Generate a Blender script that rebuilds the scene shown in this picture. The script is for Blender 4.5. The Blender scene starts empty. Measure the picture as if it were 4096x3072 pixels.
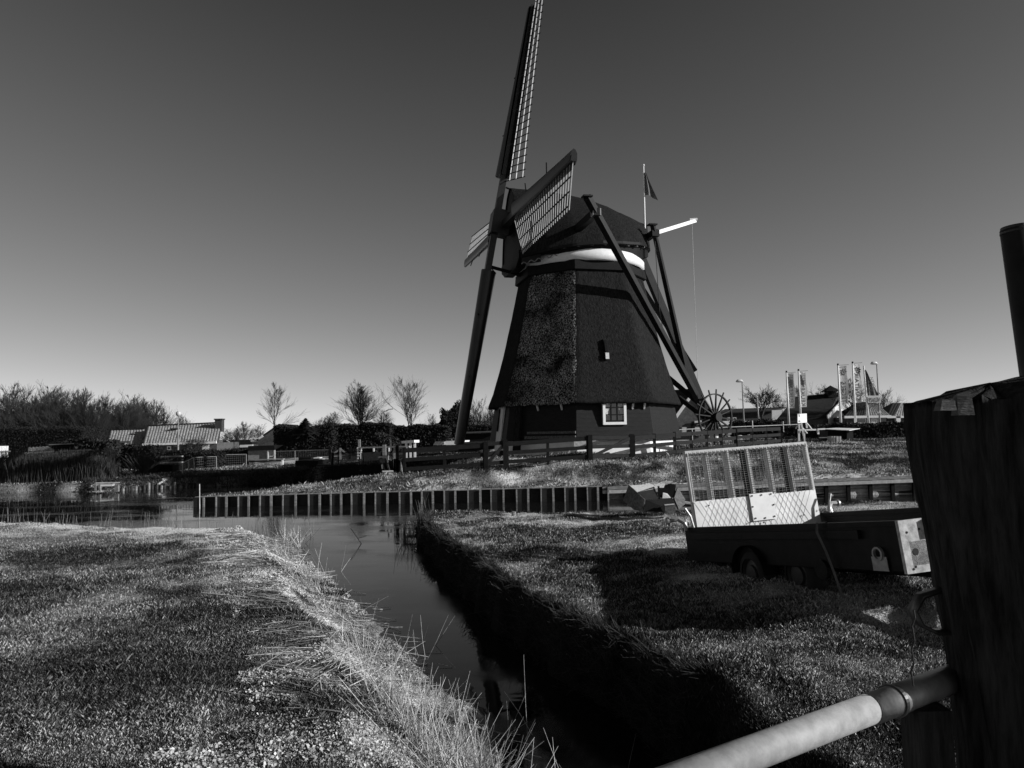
import bpy, math, random
import numpy as np
from mathutils import Vector as V, Matrix
random.seed(7); RNG = np.random.default_rng(7)
SC = bpy.context.scene; COL = SC.collection
# ------------------------------------------------------------------ camera model (pixels of the 4096x3072 photograph)
FP = 2950.; PITCH = math.radians(3.95); ROLL = .0167; ZC = 2.7
AXF = V((0, math.cos(PITCH), math.sin(PITCH))); _u = V((0, -math.sin(PITCH), math.cos(PITCH))); _r = V((1, 0, 0))
AXR = _r*math.cos(ROLL) - _u*math.sin(ROLL); AXU = _u*math.cos(ROLL) + _r*math.sin(ROLL)
CC = V((0, 0, ZC))
def ray(x, y): return AXF + AXR*((x-2048)/FP) - AXU*((y-1536)/FP)
def at(x, y, Y): d = ray(x, y); return CC + d*(Y/d.y)
def atz(x, y, z): d = ray(x, y); return CC + d*((z-ZC)/d.z)
cd = bpy.data.cameras.new('camera'); cam = bpy.data.objects.new('camera', cd); COL.objects.link(cam)
cd.sensor_width = 36; cd.lens = 36*FP/4096; cd.clip_start = .05; cd.clip_end = 9000
cam.matrix_world = Matrix(((AXR.x, AXU.x, -AXF.x, 0), (AXR.y, AXU.y, -AXF.y, 0), (AXR.z, AXU.z, -AXF.z, ZC), (0, 0, 0, 1)))
SC.camera = cam
# ------------------------------------------------------------------ light
SUN_EL = math.radians(21.5); SUN_AZ = math.radians(102.5)
w = bpy.data.worlds.new("World"); SC.world = w; w.use_nodes = True; nt = w.node_tree
sky = nt.nodes.new('ShaderNodeTexSky'); sky.sky_type = 'NISHITA'; sky.sun_disc = False
sky.sun_elevation = SUN_EL; sky.sun_rotation = SUN_AZ; sky.air_density = 1; sky.dust_density = .05; sky.ozone_density = 1
sep = nt.nodes.new('ShaderNodeSeparateColor'); nt.links.new(sky.outputs[0], sep.inputs[0])
s0 = nt.nodes.new('ShaderNodeMath'); s0.operation = 'SUBTRACT'; s0.inputs[1].default_value = .62; nt.links.new(sep.outputs[0], s0.inputs[0])
s1 = nt.nodes.new('ShaderNodeMath'); s1.operation = 'MAXIMUM'; s1.inputs[1].default_value = .03; nt.links.new(s0.outputs[0], s1.inputs[0])
pw = nt.nodes.new('ShaderNodeMath'); pw.operation = 'POWER'; pw.inputs[1].default_value = .92; nt.links.new(s1.outputs[0], pw.inputs[0])
ml = nt.nodes.new('ShaderNodeMath'); ml.operation = 'MULTIPLY'; ml.inputs[1].default_value = 2.22; nt.links.new(pw.outputs[0], ml.inputs[0])
bg = nt.nodes['Background']; nt.links.new(ml.outputs[0], bg.inputs[0]); bg.inputs[1].default_value = .05
sd = bpy.data.lights.new('sun', 'SUN'); sd.energy = 5; sd.angle = math.radians(.5); sd.color = (1, 1, 1)
so = bpy.data.objects.new('sun', sd); COL.objects.link(so)
SDIR = V((math.sin(SUN_AZ)*math.cos(SUN_EL), math.cos(SUN_AZ)*math.cos(SUN_EL), math.sin(SUN_EL)))
so.rotation_euler = SDIR.to_track_quat('Z', 'Y').to_euler()
vs = SC.view_settings; vs.view_transform = 'Standard'; vs.look = 'None'; vs.exposure = 0; vs.gamma = 1
# ------------------------------------------------------------------ materials
MATS = {}
def mat(name, c0, c1=None, rough=.8, scale=8, stretch=(1, 1, 1), bump=0, bscale=None, bdist=.02, metal=0, spec=.4, detail=6, lo=.35, hi=.65, attr=None, coords='Object', brick=None, patch=None):
    m = bpy.data.materials.new(name); m.use_nodes = True; n = m.node_tree.nodes; l = m.node_tree.links
    b = n['Principled BSDF']; b.inputs['Roughness'].default_value = rough; b.inputs['Metallic'].default_value = metal
    b.inputs['Specular IOR Level'].default_value = spec
    if c1 is None: c1 = c0
    tc = n.new('ShaderNodeTexCoord'); mp = n.new('ShaderNodeMapping'); mp.inputs['Scale'].default_value = stretch
    l.new(tc.outputs[coords], mp.inputs[0])
    nz = n.new('ShaderNodeTexNoise'); nz.inputs['Scale'].default_value = scale; nz.inputs['Detail'].default_value = detail
    nz.inputs['Roughness'].default_value = .65
    l.new(mp.outputs[0], nz.inputs['Vector'])
    mr = n.new('ShaderNodeMapRange'); mr.inputs[1].default_value = lo; mr.inputs[2].default_value = hi
    mr.inputs[3].default_value = c0; mr.inputs[4].default_value = c1; l.new(nz.outputs['Fac'], mr.inputs[0])
    src = mr.outputs[0]
    if brick:
        bt = n.new('ShaderNodeTexBrick'); bt.inputs['Scale'].default_value = brick; bt.inputs['Mortar Size'].default_value = .03
        for i in (1, 2): bt.inputs[i].default_value = (.8, .8, .8, 1) if i == 1 else (.45, .45, .45, 1)
        bt.inputs[3].default_value = (1.9, 1.9, 1.9, 1)
        sw = n.new('ShaderNodeMapping'); sw.inputs['Rotation'].default_value = (math.pi/2, 0, 0); l.new(tc.outputs[coords], sw.inputs[0])
        l.new(sw.outputs[0], bt.inputs['Vector'])
        mm = n.new('ShaderNodeMath'); mm.operation = 'MULTIPLY'; l.new(bt.outputs['Color'], mm.inputs[0]); l.new(src, mm.inputs[1]); src = mm.outputs[0]
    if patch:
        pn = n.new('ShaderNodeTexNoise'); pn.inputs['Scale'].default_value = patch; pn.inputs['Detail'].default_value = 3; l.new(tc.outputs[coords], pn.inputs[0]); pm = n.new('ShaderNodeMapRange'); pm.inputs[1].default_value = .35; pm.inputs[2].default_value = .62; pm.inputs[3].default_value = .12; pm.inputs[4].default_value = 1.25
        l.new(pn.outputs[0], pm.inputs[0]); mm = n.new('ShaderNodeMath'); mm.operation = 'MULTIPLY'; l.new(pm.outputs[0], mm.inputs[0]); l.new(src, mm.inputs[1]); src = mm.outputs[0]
    if attr:
        at_ = n.new('ShaderNodeAttribute'); at_.attribute_name = attr
        mm = n.new('ShaderNodeMath'); mm.operation = 'MULTIPLY'; l.new(at_.outputs['Fac'], mm.inputs[0]); l.new(src, mm.inputs[1]); src = mm.outputs[0]
    l.new(src, b.inputs['Base Color'])
    if bump:
        n2 = n.new('ShaderNodeTexNoise'); n2.inputs['Scale'].default_value = bscale or scale*3; n2.inputs['Detail'].default_value = 5
        l.new(mp.outputs[0], n2.inputs['Vector'])
        bp = n.new('ShaderNodeBump'); bp.inputs['Strength'].default_value = bump; bp.inputs['Distance'].default_value = bdist
        l.new(n2.outputs['Fac'], bp.inputs['Height']); l.new(bp.outputs[0], b.inputs['Normal'])
    MATS[name] = m; return m
mat('white_paint', .8, .9, .45, 5)
mat('old_white_paint', .45, .75, .6, 9)
mat('black_boards', .008, .016, .6, 3, (1, 1, 6), .25, 30, spec=.15)
mat('tarred_wood', .005, .010, .6, 5, bump=.3, bscale=40, spec=.12)
mat('dark_beam', .009, .016, .5, 4, bump=.15, bscale=30, spec=.2)
mat('sail_steel', .014, .022, .35, 3, spec=.4)
mat('sail_lath', .42, .58, .45, 3)
mat('sail_dark', .006, .012, .6, 3, spec=.15)
mat('thatch', .008, .030, .9, 6, (3, 3, .5), .9, 14, .05, spec=.04)
mat('thatch_sunspecks', .007, .62, .9, 16, (1, 1, .8), 1, 14, .12, spec=.05, lo=.45, hi=.72, detail=5, patch=.9)  # bright specks are low sun catching reed ends, put into the colour
mat('ridge_thatch', .03, .5, .8, 7, lo=.45, hi=.75, bump=.6)
mat('plaster', .75, .85, .6, 3)
mat('glass', .01, .01, .05, 3, spec=.8)
mat('curtain', .6, .75, .8, 20, (6, 6, .3))
mat('brick_wall', .07, .11, .85, 3, brick=6)
mat('brick_dark', .04, .07, .85, 3, brick=6)
mat('roof_tile', .12, .55, .7, 5, lo=.3, hi=.7)
mat('roof_dark', .012, .022, .8, 4, bump=.4, bscale=12)
mat('fence_wood', .010, .018, .7, 4, (1, 1, 4), .2, 30, spec=.15)
mat('weathered', .05, .13, .85, 12, (1, 1, 4), .4, 40)
mat('strap_web', .05, .09, .8, 10)
mat('grey_wood', .16, .32, .8, 5, (1, 1, 4), .4, 30)
mat('pale_wood', .35, .55, .8, 5, bump=.3)
mat('post_wood', .010, .045, .9, 5, (5, 5, .6), .8, 18, .015, spec=.08)
mat('pipe_paint', .24, .40, .62, 9, spec=.3, bump=.05, bscale=50)
mat('steel_pile', .010, .028, .6, 8, (1, 1, 3), .2, 30)
mat('pile_edge', .16, .42, .7, 8, (1, 1, 4))
mat('galvanised', .24, .36, .42, 14, metal=.35, spec=.5, bump=.06, bscale=60)
mat('trailer_steel', .006, .013, .5, 6, bump=.1, spec=.14)
mat('trailer_pale', .22, .55, .6, 12, bump=.1)
mat('tyre', .008, .014, .85, 20)
mat('rim', .012, .03, .5, 10)
mat('ramp_plate', .68, .86, .5, 3, metal=0, spec=.5)
mat('ramp_frame', .42, .58, .5, 9, spec=.4)
mat('mesh_wire', .12, .18, .6, 10)
mat('pole_grey', .2, .3, .5, 6)
mat('pole_steel', .02, .035, .35, 6, spec=.6, bump=.05)
mat('lamp_white', .5, .6, .4, 5)
mat('banner', .6, .78, .8, 6, (1, 1, .4))
mat('banner_dark', .12, .2, .8, 6)
mat('lettering', .08, .10, .8, 6)
mat('bark', .025, .05, .9, 8, (1, 1, .3))
mat('pale_bark', .10, .22, .9, 8, (1, 1, .3))
mat('twigs', .022, .045, .9, 6)
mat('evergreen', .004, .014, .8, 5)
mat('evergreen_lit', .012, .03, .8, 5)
mat('reed', .16, .42, .8, 30, attr='tone')
mat('far_reed', .02, .06, .9, 3, attr='tone')
mat('concrete', .09, .16, .9, 6, bump=.3)
mat('frost', .5, .75, .9, 30, bump=.6, bscale=60)
mat('rust', .05, .13, .85, 14, bump=.4, lo=.4, hi=.6)
mat('rubber', .015, .03, .7, 10)
mat('cloth_pale', .35, .6, .8, 8, bump=.3)
mat('aluminium_plate', .8, .95, .4, 3)

# ------------------------------------------------------------------ object helpers
ORG = {}
def tag(o, label=None, cat=None, group=None, kind=None):
    if label: o['label'] = label
    if cat: o['category'] = cat
    if group: o['group'] = group
    if kind: o['kind'] = kind
    return o
def thing(name, loc, label, cat, group=None):
    o = bpy.data.objects.new(name, None); COL.objects.link(o); o.location = loc; o.empty_display_size = .2
    ORG[o.name] = V(loc); return tag(o, label, cat, group)
class MB:
    def __init__(s): s.v = []; s.f = []
    def add(s, vs, fs):
        b = len(s.v); s.v += [tuple(p) for p in vs]; s.f += [tuple(b+i for i in f) for f in fs]; return s
    def quad(s, a, b, c, d): return s.add([a, b, c, d], [(0, 1, 2, 3)])
    def hexa(s, p): return s.add(p, [(0, 3, 2, 1), (4, 5, 6, 7), (0, 1, 5, 4), (1, 2, 6, 5), (2, 3, 7, 6), (3, 0, 4, 7)])
    def box(s, c, size, rz=0, ax=None):
        c = V(c); X, Y, Z = ax if ax else (V((math.cos(rz), math.sin(rz), 0)), V((-math.sin(rz), math.cos(rz), 0)), V((0, 0, 1)))
        X = X*size[0]/2; Y = Y*size[1]/2; Z = Z*size[2]/2
        return s.hexa([c-X-Y-Z, c+X-Y-Z, c+X+Y-Z, c-X+Y-Z, c-X-Y+Z, c+X-Y+Z, c+X+Y+Z, c-X+Y+Z])
    def beam(s, p0, p1, w=.1, h=None, up=(0, 0, 1), w1=None, h1=None):
        p0 = V(p0); p1 = V(p1); h = h or w; w1 = w1 or w; h1 = h1 or h
        d = (p1-p0).normalized(); u = V(up)
        if abs(d.dot(u)) > .98: u = V((0, 1, 0))
        X = d.cross(u).normalized(); Z = X.cross(d).normalized()
        a = [p0-X*w/2-Z*h/2, p0+X*w/2-Z*h/2, p0+X*w/2+Z*h/2, p0-X*w/2+Z*h/2]
        b = [p1-X*w1/2-Z*h1/2, p1+X*w1/2-Z*h1/2, p1+X*w1/2+Z*h1/2, p1-X*w1/2+Z*h1/2]
        return s.hexa(a+b)
    def tube(s, pts, r, n=8, cap=True):
        pts = [V(p) for p in pts]; rs = r if isinstance(r, (list, tuple)) else [r]*len(pts)
        b = len(s.v); ref = None
        for i, p in enumerate(pts):
            d = (pts[min(i+1, len(pts)-1)]-pts[max(i-1, 0)]).normalized()
            if ref is None: ref = V((0, 0, 1)) if abs(d.z) < .9 else V((1, 0, 0))
            X = d.cross(ref).normalized(); Y = d.cross(X).normalized(); ref = Y.cross(d) if False else X.cross(d)
            ref = -Y if False else ref
            for k in range(n):
                a = 2*math.pi*k/n; s.v.append(tuple(p+(X*math.cos(a)+Y*math.sin(a))*rs[i]))
        for i in range(len(pts)-1):
            for k in range(n):
                k2 = (k+1) % n; s.f.append((b+i*n+k, b+i*n+k2, b+(i+1)*n+k2, b+(i+1)*n+k))
        if cap:
            s.f.append(tuple(b+k for k in range(n))[::-1]); s.f.append(tuple(b+(len(pts)-1)*n+k for k in range(n)))
        return s
    def prism(s, poly, d):
        poly = [V(p) for p in poly]; d = V(d); n = len(poly)
        fs = [tuple(range(n))[::-1], tuple(range(n, 2*n))]+[(i, (i+1) % n, n+(i+1) % n, n+i) for i in range(n)]
        return s.add(poly+[p+d for p in poly], fs)
    def grid(s, rows, closed=False):
        b = len(s.v); m = len(rows[0])
        for r in rows: s.v += [tuple(p) for p in r]
        for i in range(len(rows)-1):
            for j in range(m if closed else m-1):
                j2 = (j+1) % m; s.f.append((b+i*m+j, b+i*m+j2, b+(i+1)*m+j2, b+(i+1)*m+j))
        return s
    def ring(s, c, r, n0, thick, wid=None, seg=32):
        c = V(c); N = V(n0).normalized(); X = N.cross(V((0, 0, 1))).normalized(); Y = N.cross(X)
        rows = []
        for k in range(seg):
            a = 2*math.pi*k/seg; d = X*math.cos(a)+Y*math.sin(a); hw = (wid or thick)/2
            rows.append([c+d*(r-thick/2)-N*hw, c+d*(r+thick/2)-N*hw, c+d*(r+thick/2)+N*hw, c+d*(r-thick/2)+N*hw])
        rows.append(rows[0]); return s.grid(rows, True)
    def build(s, name, m, parent=None, smooth=False, **kw):
        org = V((0, 0, 0))
        if parent is not None: org = ORG[parent.name]
        elif kw.get('origin') is not None: org = V(kw['origin'])
        a = np.array(s.v, dtype=float)-np.array(org)
        me = bpy.data.meshes.new(name); me.from_pydata(a.tolist(), [], s.f); me.update()
        me.materials.append(MATS[m] if isinstance(m, str) else m)
        if smooth: me.polygons.foreach_set('use_smooth', [True]*len(me.polygons))
        o = bpy.data.objects.new(name, me); COL.objects.link(o)
        if parent is not None: o.parent = parent
        else: o.location = org
        ORG[o.name] = org
        return tag(o, kw.get('label'), kw.get('cat'), kw.get('group'), kw.get('kind'))
def kids(o): return [c for c in bpy.data.objects if c.parent == o]
def dup(o, loc=None, rz=0, sc=None, label=None, parent=None, ch=None):
    c = o.copy(); COL.objects.link(c); c.parent = parent
    if loc is not None: c.location = loc
    if parent is None:
        c.rotation_euler = (0, 0, rz)
        if sc: c.scale = (sc, sc, sc) if not isinstance(sc, tuple) else sc
    if label: c['label'] = label
    for k in (ch if ch is not None else kids(o)): dup(k, parent=c)
    return c
def bulk(name, verts, faces_n, m, tone=None, **kw):
    """verts (N*k,3) with k-sided loose faces"""
    k = faces_n; n = len(verts)//k
    me = bpy.data.meshes.new(name); me.vertices.add(n*k); me.vertices.foreach_set('co', verts.astype(np.float32).ravel())
    me.loops.add(n*k); me.loops.foreach_set('vertex_index', np.arange(n*k, dtype=np.int32))
    me.polygons.add(n); me.polygons.foreach_set('loop_start', np.arange(0, n*k, k, dtype=np.int32))
    me.polygons.foreach_set('loop_total', np.full(n, k, dtype=np.int32)); me.update(calc_edges=True)
    if tone is not None:
        a = me.attributes.new('tone', 'FLOAT', 'POINT'); a.data.foreach_set('value', np.repeat(tone, k).astype(np.float32))
    me.materials.append(MATS[m]); o = bpy.data.objects.new(name, me); COL.objects.link(o)
    par = kw.get('parent')
    if par is not None:
        me.transform(Matrix.Translation(-ORG[par.name])); o.parent = par
    ORG[o.name] = ORG[par.name] if par is not None else V((0, 0, 0))
    return tag(o, kw.get('label'), kw.get('cat'), kw.get('group'), kw.get('kind'))
# value noise
_L = RNG.random((256, 256))
def vn(x, y, s):
    x = np.asarray(x)/s+1000; y = np.asarray(y)/s+1000
    xi = np.floor(x).astype(int); yi = np.floor(y).astype(int); fx = x-xi; fy = y-yi
    fx = fx*fx*(3-2*fx); fy = fy*fy*(3-2*fy)
    g = lambda a, b: _L[a % 256, b % 256]
    return (g(xi, yi)*(1-fx)+g(xi+1, yi)*fx)*(1-fy)+(g(xi, yi+1)*(1-fx)+g(xi+1, yi+1)*fx)*fy
# ------------------------------------------------------------------ terrain
CP = np.array([(-10,3,.70),(-5,5,.70),(-1.5,4,.72),(-3,9,.66),(-8,10,.62),(-6,15,.5),(-7,19,.36),(-10,20,.38),(-15,21,.42),(-20,18,.5),(-30,20,.6),
 (1.9,4,.70),(3,6,.8),(4,9,.8),(2,12,.72),(5,14,.7),(0,17,.60),(-1.5,19,.52),(2.5,20,.52),(6,18.5,.6),(12,19,.7),(10,10,.8),(0,1,.8),(0,-5,.8),(.9,8,.66),(.4,10.5,.66),(30,18,.8),
 (-12.5,31,.40),(-6,31,.42),(0,31,.48),(4,31,.57),(8,31.2,.64),(16,31.5,.85),(30,33,1.0),
 (-5.2,33,1.03),(-1.5,33.3,1.2),(3.5,34,1.45),(6.2,35.5,1.5),(8.5,37,1.5),(12.8,42,1.72),(16,46,1.85),(3.8,41,1.85),(3.2,36,1.8),(9,44,1.9),(0,40,1.72),(-2,44,1.6),(7,39,1.75),(-.5,36.5,1.6),
 (-12,32,.4),(-9.5,34.3,.55),(-7,36.5,.7),(-6,35,.8),(14,38,1.4),(22,40,1.6),(20,48,2.0),(30,50,2.0),(24,60,2.0),(40,90,1.9),(60,120,1.9),(20,80,1.9),
 (-18,45,.55),(-15,50,.65),(-21,60,.6),(-12,60,.9),(-25,45,.45),(-30,44,.45),(-35,60,.5),(-40,80,.6),(-6,45,1.2),(-5,60,1.3),(-60,60,.5),(0,70,1.6),(-20,120,.8),(0,200,1.2),(-200,200,.6),(200,200,1.2),(0,800,.5),(0,-200,.5),(-300,0,.5),(300,0,.8)])
WP = np.array([(.60,4.2),(.0,6.18),(-.32,7.39),(-.85,8.54),(-1.6,10.),(-2.45,12.1),(-3.65,14.75),(-4.7,16.94),(-5.4,18.5),(-6.5,20.6),(-8.5,20.9),(-12,22),(-17,23.5),(-60,34),
 (-60,43),(-28,40.6),(-23,40.3),(-18.3,43),(-14,45),(-9,43),(-5.5,39.5),(-6,37.6),(-7.2,37.3),(-9.9,34.6),(-12.6,31.2),(-12.9,30.4),(3.6,30.3),(16.6,30.7),(60,33),
 (60,24),(12,21.2),(9.5,20.8),(5.3,20.1),(2.4,21.3),(.5,21.1),(-1.1,22),(-2.7,21.2),(-2.5,19.2),(-1.2,13.8),(-.1,9.8),(.57,8.1),(.97,7.3),(1.28,6.1),(1.5,5.0),(1.75,4.2)])
def sdw(x, y):
    """signed distance to water outline, negative in water"""
    x = np.asarray(x, float); y = np.asarray(y, float); d = np.full(x.shape, 1e9); ins = np.zeros(x.shape, bool)
    n = len(WP)
    for i in range(n):
        ax, ay = WP[i]; bx, by = WP[(i+1) % n]; ex, ey = bx-ax, by-ay
        t = np.clip(((x-ax)*ex+(y-ay)*ey)/(ex*ex+ey*ey), 0, 1)
        d = np.minimum(d, np.hypot(x-ax-t*ex, y-ay-t*ey))
        c = ((ay > y) != (by > y)); xx = np.where(c, (y-ay)/np.where(by == ay, 1, by-ay)*ex+ax, 1e9); ins ^= (c & (x < xx))
    return np.where(ins, -d, d)
def hland(x, y):
    x = np.asarray(x, float); y = np.asarray(y, float); num = np.zeros(x.shape); den = np.zeros(x.shape)
    for cx, cy, cz in CP:
        wgt = 1/((x-cx)**2+(y-cy)**2+.3)**1.7; num += wgt*cz; den += wgt
    return num/den
def leftbank(x, y): return (x < np.interp(y, [4, 6.2, 8.5, 10, 12, 14.75, 18.5, 21.5], [1.35, .75, -.1, -.7, -1.4, -2.4, -3.7, -4.5])) & (y < 26)
def hz(x, y, rough=True):
    x = np.asarray(x, float); y = np.asarray(y, float)
    h = hland(x, y); d = sdw(x, y)
    if rough:
        nf = np.clip(1-(y-25)/40, .25, 1)
        h = h+nf*((vn(x, y, 1.7)-.5)*.10+(vn(x, y, .55)-.5)*.06+(vn(x, y, .22)-.5)*.05)
        nl = leftbank(x, y)*np.clip(1.9-d, 0, 1); h = h+nl*((vn(x+5, y, .19)-.5)*.09+(vn(x, y+5, .33)-.5)*.08)
    dw = d+(.5*vn(x, y, .5)+.5*vn(x, y+9, .23)-.5)*np.where(leftbank(x, y), .40, .30)*(y < 27)
    k = np.where(leftbank(x, y), .26+.30*np.clip(d-.6, 0, 3), np.where(y < 27, 1.6+4.2*vn(x, y, 1.4), np.where(x < -13.2, 3.0, 14)))
    f = np.where(dw > 0, dw*k-.03, dw*5-.03)
    s = np.where(y < 27, .10, .01)
    return np.maximum(-.8, -s*np.log(np.exp(-np.clip(h, -5, 5)/s)+np.exp(-np.clip(f, -5, 6)/s)) if False else np.where(np.abs(h-f) < 4*s, np.minimum(h, f)-s*.25*(1-np.abs(h-f)/(4*s))**2, np.minimum(h, f)))
def ong(x, y, up=0.):
    d = ray(x, y); t = np.arange(3, 120, .05); P = np.array(CC)[None]+t[:, None]*np.array(d)[None]; g = np.maximum(hz(P[:, 0], P[:, 1], False), 0); k = np.argmax(P[:, 2] < g+up); return V(P[k])
def H(x, y): return float(hz(np.array([x]), np.array([y]), False)[0])
def axis(segs):
    out = []
    for a, b, st in segs: out += list(np.arange(a, b-1e-6, st))
    return np.array(out+[segs[-1][1]])
xs = axis([(-6000, -600, 900), (-600, -100, 100), (-100, -40, 10), (-40, -14, 1), (-14, -8, .25), (-8, 6.6, .07), (6.6, 22, .35), (22, 60, 2), (60, 200, 20), (200, 600, 100), (600, 6000, 900)])
ys = axis([(-2000, -100, 400), (-100, -10, 15), (-10, 2, 1), (2, 3.6, .2), (3.6, 22.4, .07), (22.4, 29.6, .6), (29.6, 31.4, .12), (31.4, 48, .35), (48, 70, 1.5), (70, 200, 13), (200, 1000, 100), (1000, 8000, 700)])
GX, GY = np.meshgrid(xs, ys); GZ = hz(GX, GY)
me = bpy.data.meshes.new('ground'); nv = GX.size; ny, nx = GX.shape
me.vertices.add(nv); me.vertices.foreach_set('co', np.stack([GX, GY, GZ], -1).astype(np.float32).ravel())
idx = np.arange(nv).reshape(ny, nx); q = np.stack([idx[:-1, :-1], idx[:-1, 1:], idx[1:, 1:], idx[1:, :-1]], -1).reshape(-1, 4)
me.loops.add(q.size); me.loops.foreach_set('vertex_index', q.astype(np.int32).ravel()); me.polygons.add(len(q))
me.polygons.foreach_set('loop_start', np.arange(0, q.size, 4, dtype=np.int32)); me.polygons.foreach_set('loop_total', np.full(len(q), 4, dtype=np.int32))
me.polygons.foreach_set('use_smooth', np.ones(len(q), bool)); me.update(calc_edges=True)
def frostf(x, y):
    """0..1 how much frost / pale litter lies here (patches; heavy beside the ditch on the left bank; lowered to darken shaded ground)"""
    x = np.asarray(x, float); y = np.asarray(y, float); d = sdw(x, y)
    p = .55*vn(x, y, 1.3)+.3*vn(x+50, y, .5)+.15*vn(x, y+70, .2)
    f = np.clip((p-.42)*3.2, 0, 1)
    lb = leftbank(x, y); near = np.exp(-((d-1.15)/.85)**2)*np.clip(d/.4-.3, 0, 1)
    f = np.where(lb, np.clip(f*.5+near*np.clip((p+.5*(vn(x, y, .28)-.5)-.40)*5, 0, 1), 0, 1), f*.9)
    f = np.where(lb & (y > 16), np.clip(f+.25, 0, 1), f); f = np.where((x < -2) & (x > -17) & (y > 37.2), f*.25-.15, f)  # mill's shadow left of the mill deepened in the ground colour
    f = np.where((y > 29) & (y < 33.5), np.clip(f+.28*np.clip(1-(y-30.4)/2.6, 0, 1), 0, 1), f)
    f = np.where((~lb) & (d < .3) & (y < 27), f*.1-.25, f)  # right bank face: dark soil, also darkened for facing away from the sun
    return f
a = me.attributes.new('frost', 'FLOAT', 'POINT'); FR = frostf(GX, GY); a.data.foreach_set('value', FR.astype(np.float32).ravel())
gm = bpy.data.materials.new('grass_soil'); gm.use_nodes = True; n = gm.node_tree.nodes; l = gm.node_tree.links
b = n['Principled BSDF']; b.inputs['Roughness'].default_value = .95; b.inputs['Specular IOR Level'].default_value = .1
tc = n.new('ShaderNodeTexCoord'); at_ = n.new('ShaderNodeAttribute'); at_.attribute_name = 'frost'
nz = n.new('ShaderNodeTexNoise'); nz.inputs['Scale'].default_value = 14; nz.inputs['Detail'].default_value = 9; nz.inputs['Roughness'].default_value = .75; l.new(tc.outputs['Object'], nz.inputs[0])
ad = n.new('ShaderNodeMath'); ad.operation = 'ADD'; l.new(nz.outputs[0], ad.inputs[0]); l.new(at_.outputs['Fac'], ad.inputs[1])
mr = n.new('ShaderNodeMapRange'); mr.inputs[1].default_value = .5; mr.inputs[2].default_value = 1.5; mr.inputs[3].default_value = .012; mr.inputs[4].default_value = .80
l.new(ad.outputs[0], mr.inputs[0]); l.new(mr.outputs[0], b.inputs['Base Color'])
bp = n.new('ShaderNodeBump'); bp.inputs['Strength'].default_value = 1; bp.inputs['Distance'].default_value = .05
nz2 = n.new('ShaderNodeTexNoise'); nz2.inputs['Scale'].default_value = 22; nz2.inputs['Detail'].default_value = 6; l.new(tc.outputs['Object'], nz2.inputs[0])
l.new(nz2.outputs[0], bp.inputs['Height']); l.new(bp.outputs[0], b.inputs['Normal'])
MATS['grass_soil'] = gm; me.materials.append(gm)
go = bpy.data.objects.new('ground', me); COL.objects.link(go); tag(go, kind='structure')
# water
wm = bpy.data.materials.new('water'); wm.use_nodes = True; n = wm.node_tree.nodes; l = wm.node_tree.links
b = n['Principled BSDF']; b.inputs['Base Color'].default_value = (.010, .010, .010, 1); b.inputs['IOR'].default_value = 1.45
tc = n.new('ShaderNodeTexCoord'); mp = n.new('ShaderNodeMapping'); mp.inputs['Scale'].default_value = (.5, 1, 1); l.new(tc.outputs['Object'], mp.inputs[0])
nz = n.new('ShaderNodeTexNoise'); nz.inputs['Scale'].default_value = .55; nz.inputs['Detail'].default_value = 8; nz.inputs['Roughness'].default_value = .6; l.new(mp.outputs[0], nz.inputs[0])
mr = n.new('ShaderNodeMapRange'); mr.inputs[1].default_value = .45; mr.inputs[2].default_value = .6; mr.inputs[3].default_value = .02; mr.inputs[4].default_value = .16
l.new(nz.outputs[0], mr.inputs[0]); l.new(mr.outputs[0], b.inputs['Roughness'])
nz3 = n.new('ShaderNodeTexNoise'); nz3.inputs['Scale'].default_value = 2.5; l.new(mp.outputs[0], nz3.inputs[0])
bp = n.new('ShaderNodeBump'); bp.inputs['Strength'].default_value = .08; bp.inputs['Distance'].default_value = .02; l.new(nz3.outputs[0], bp.inputs['Height']); l.new(bp.outputs[0], b.inputs['Normal'])
MATS['water'] = wm
MB().quad((-80, 3, 0), (80, 3, 0), (80, 52, 0), (-80, 52, 0)).build('water', 'water', kind='structure')

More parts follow.
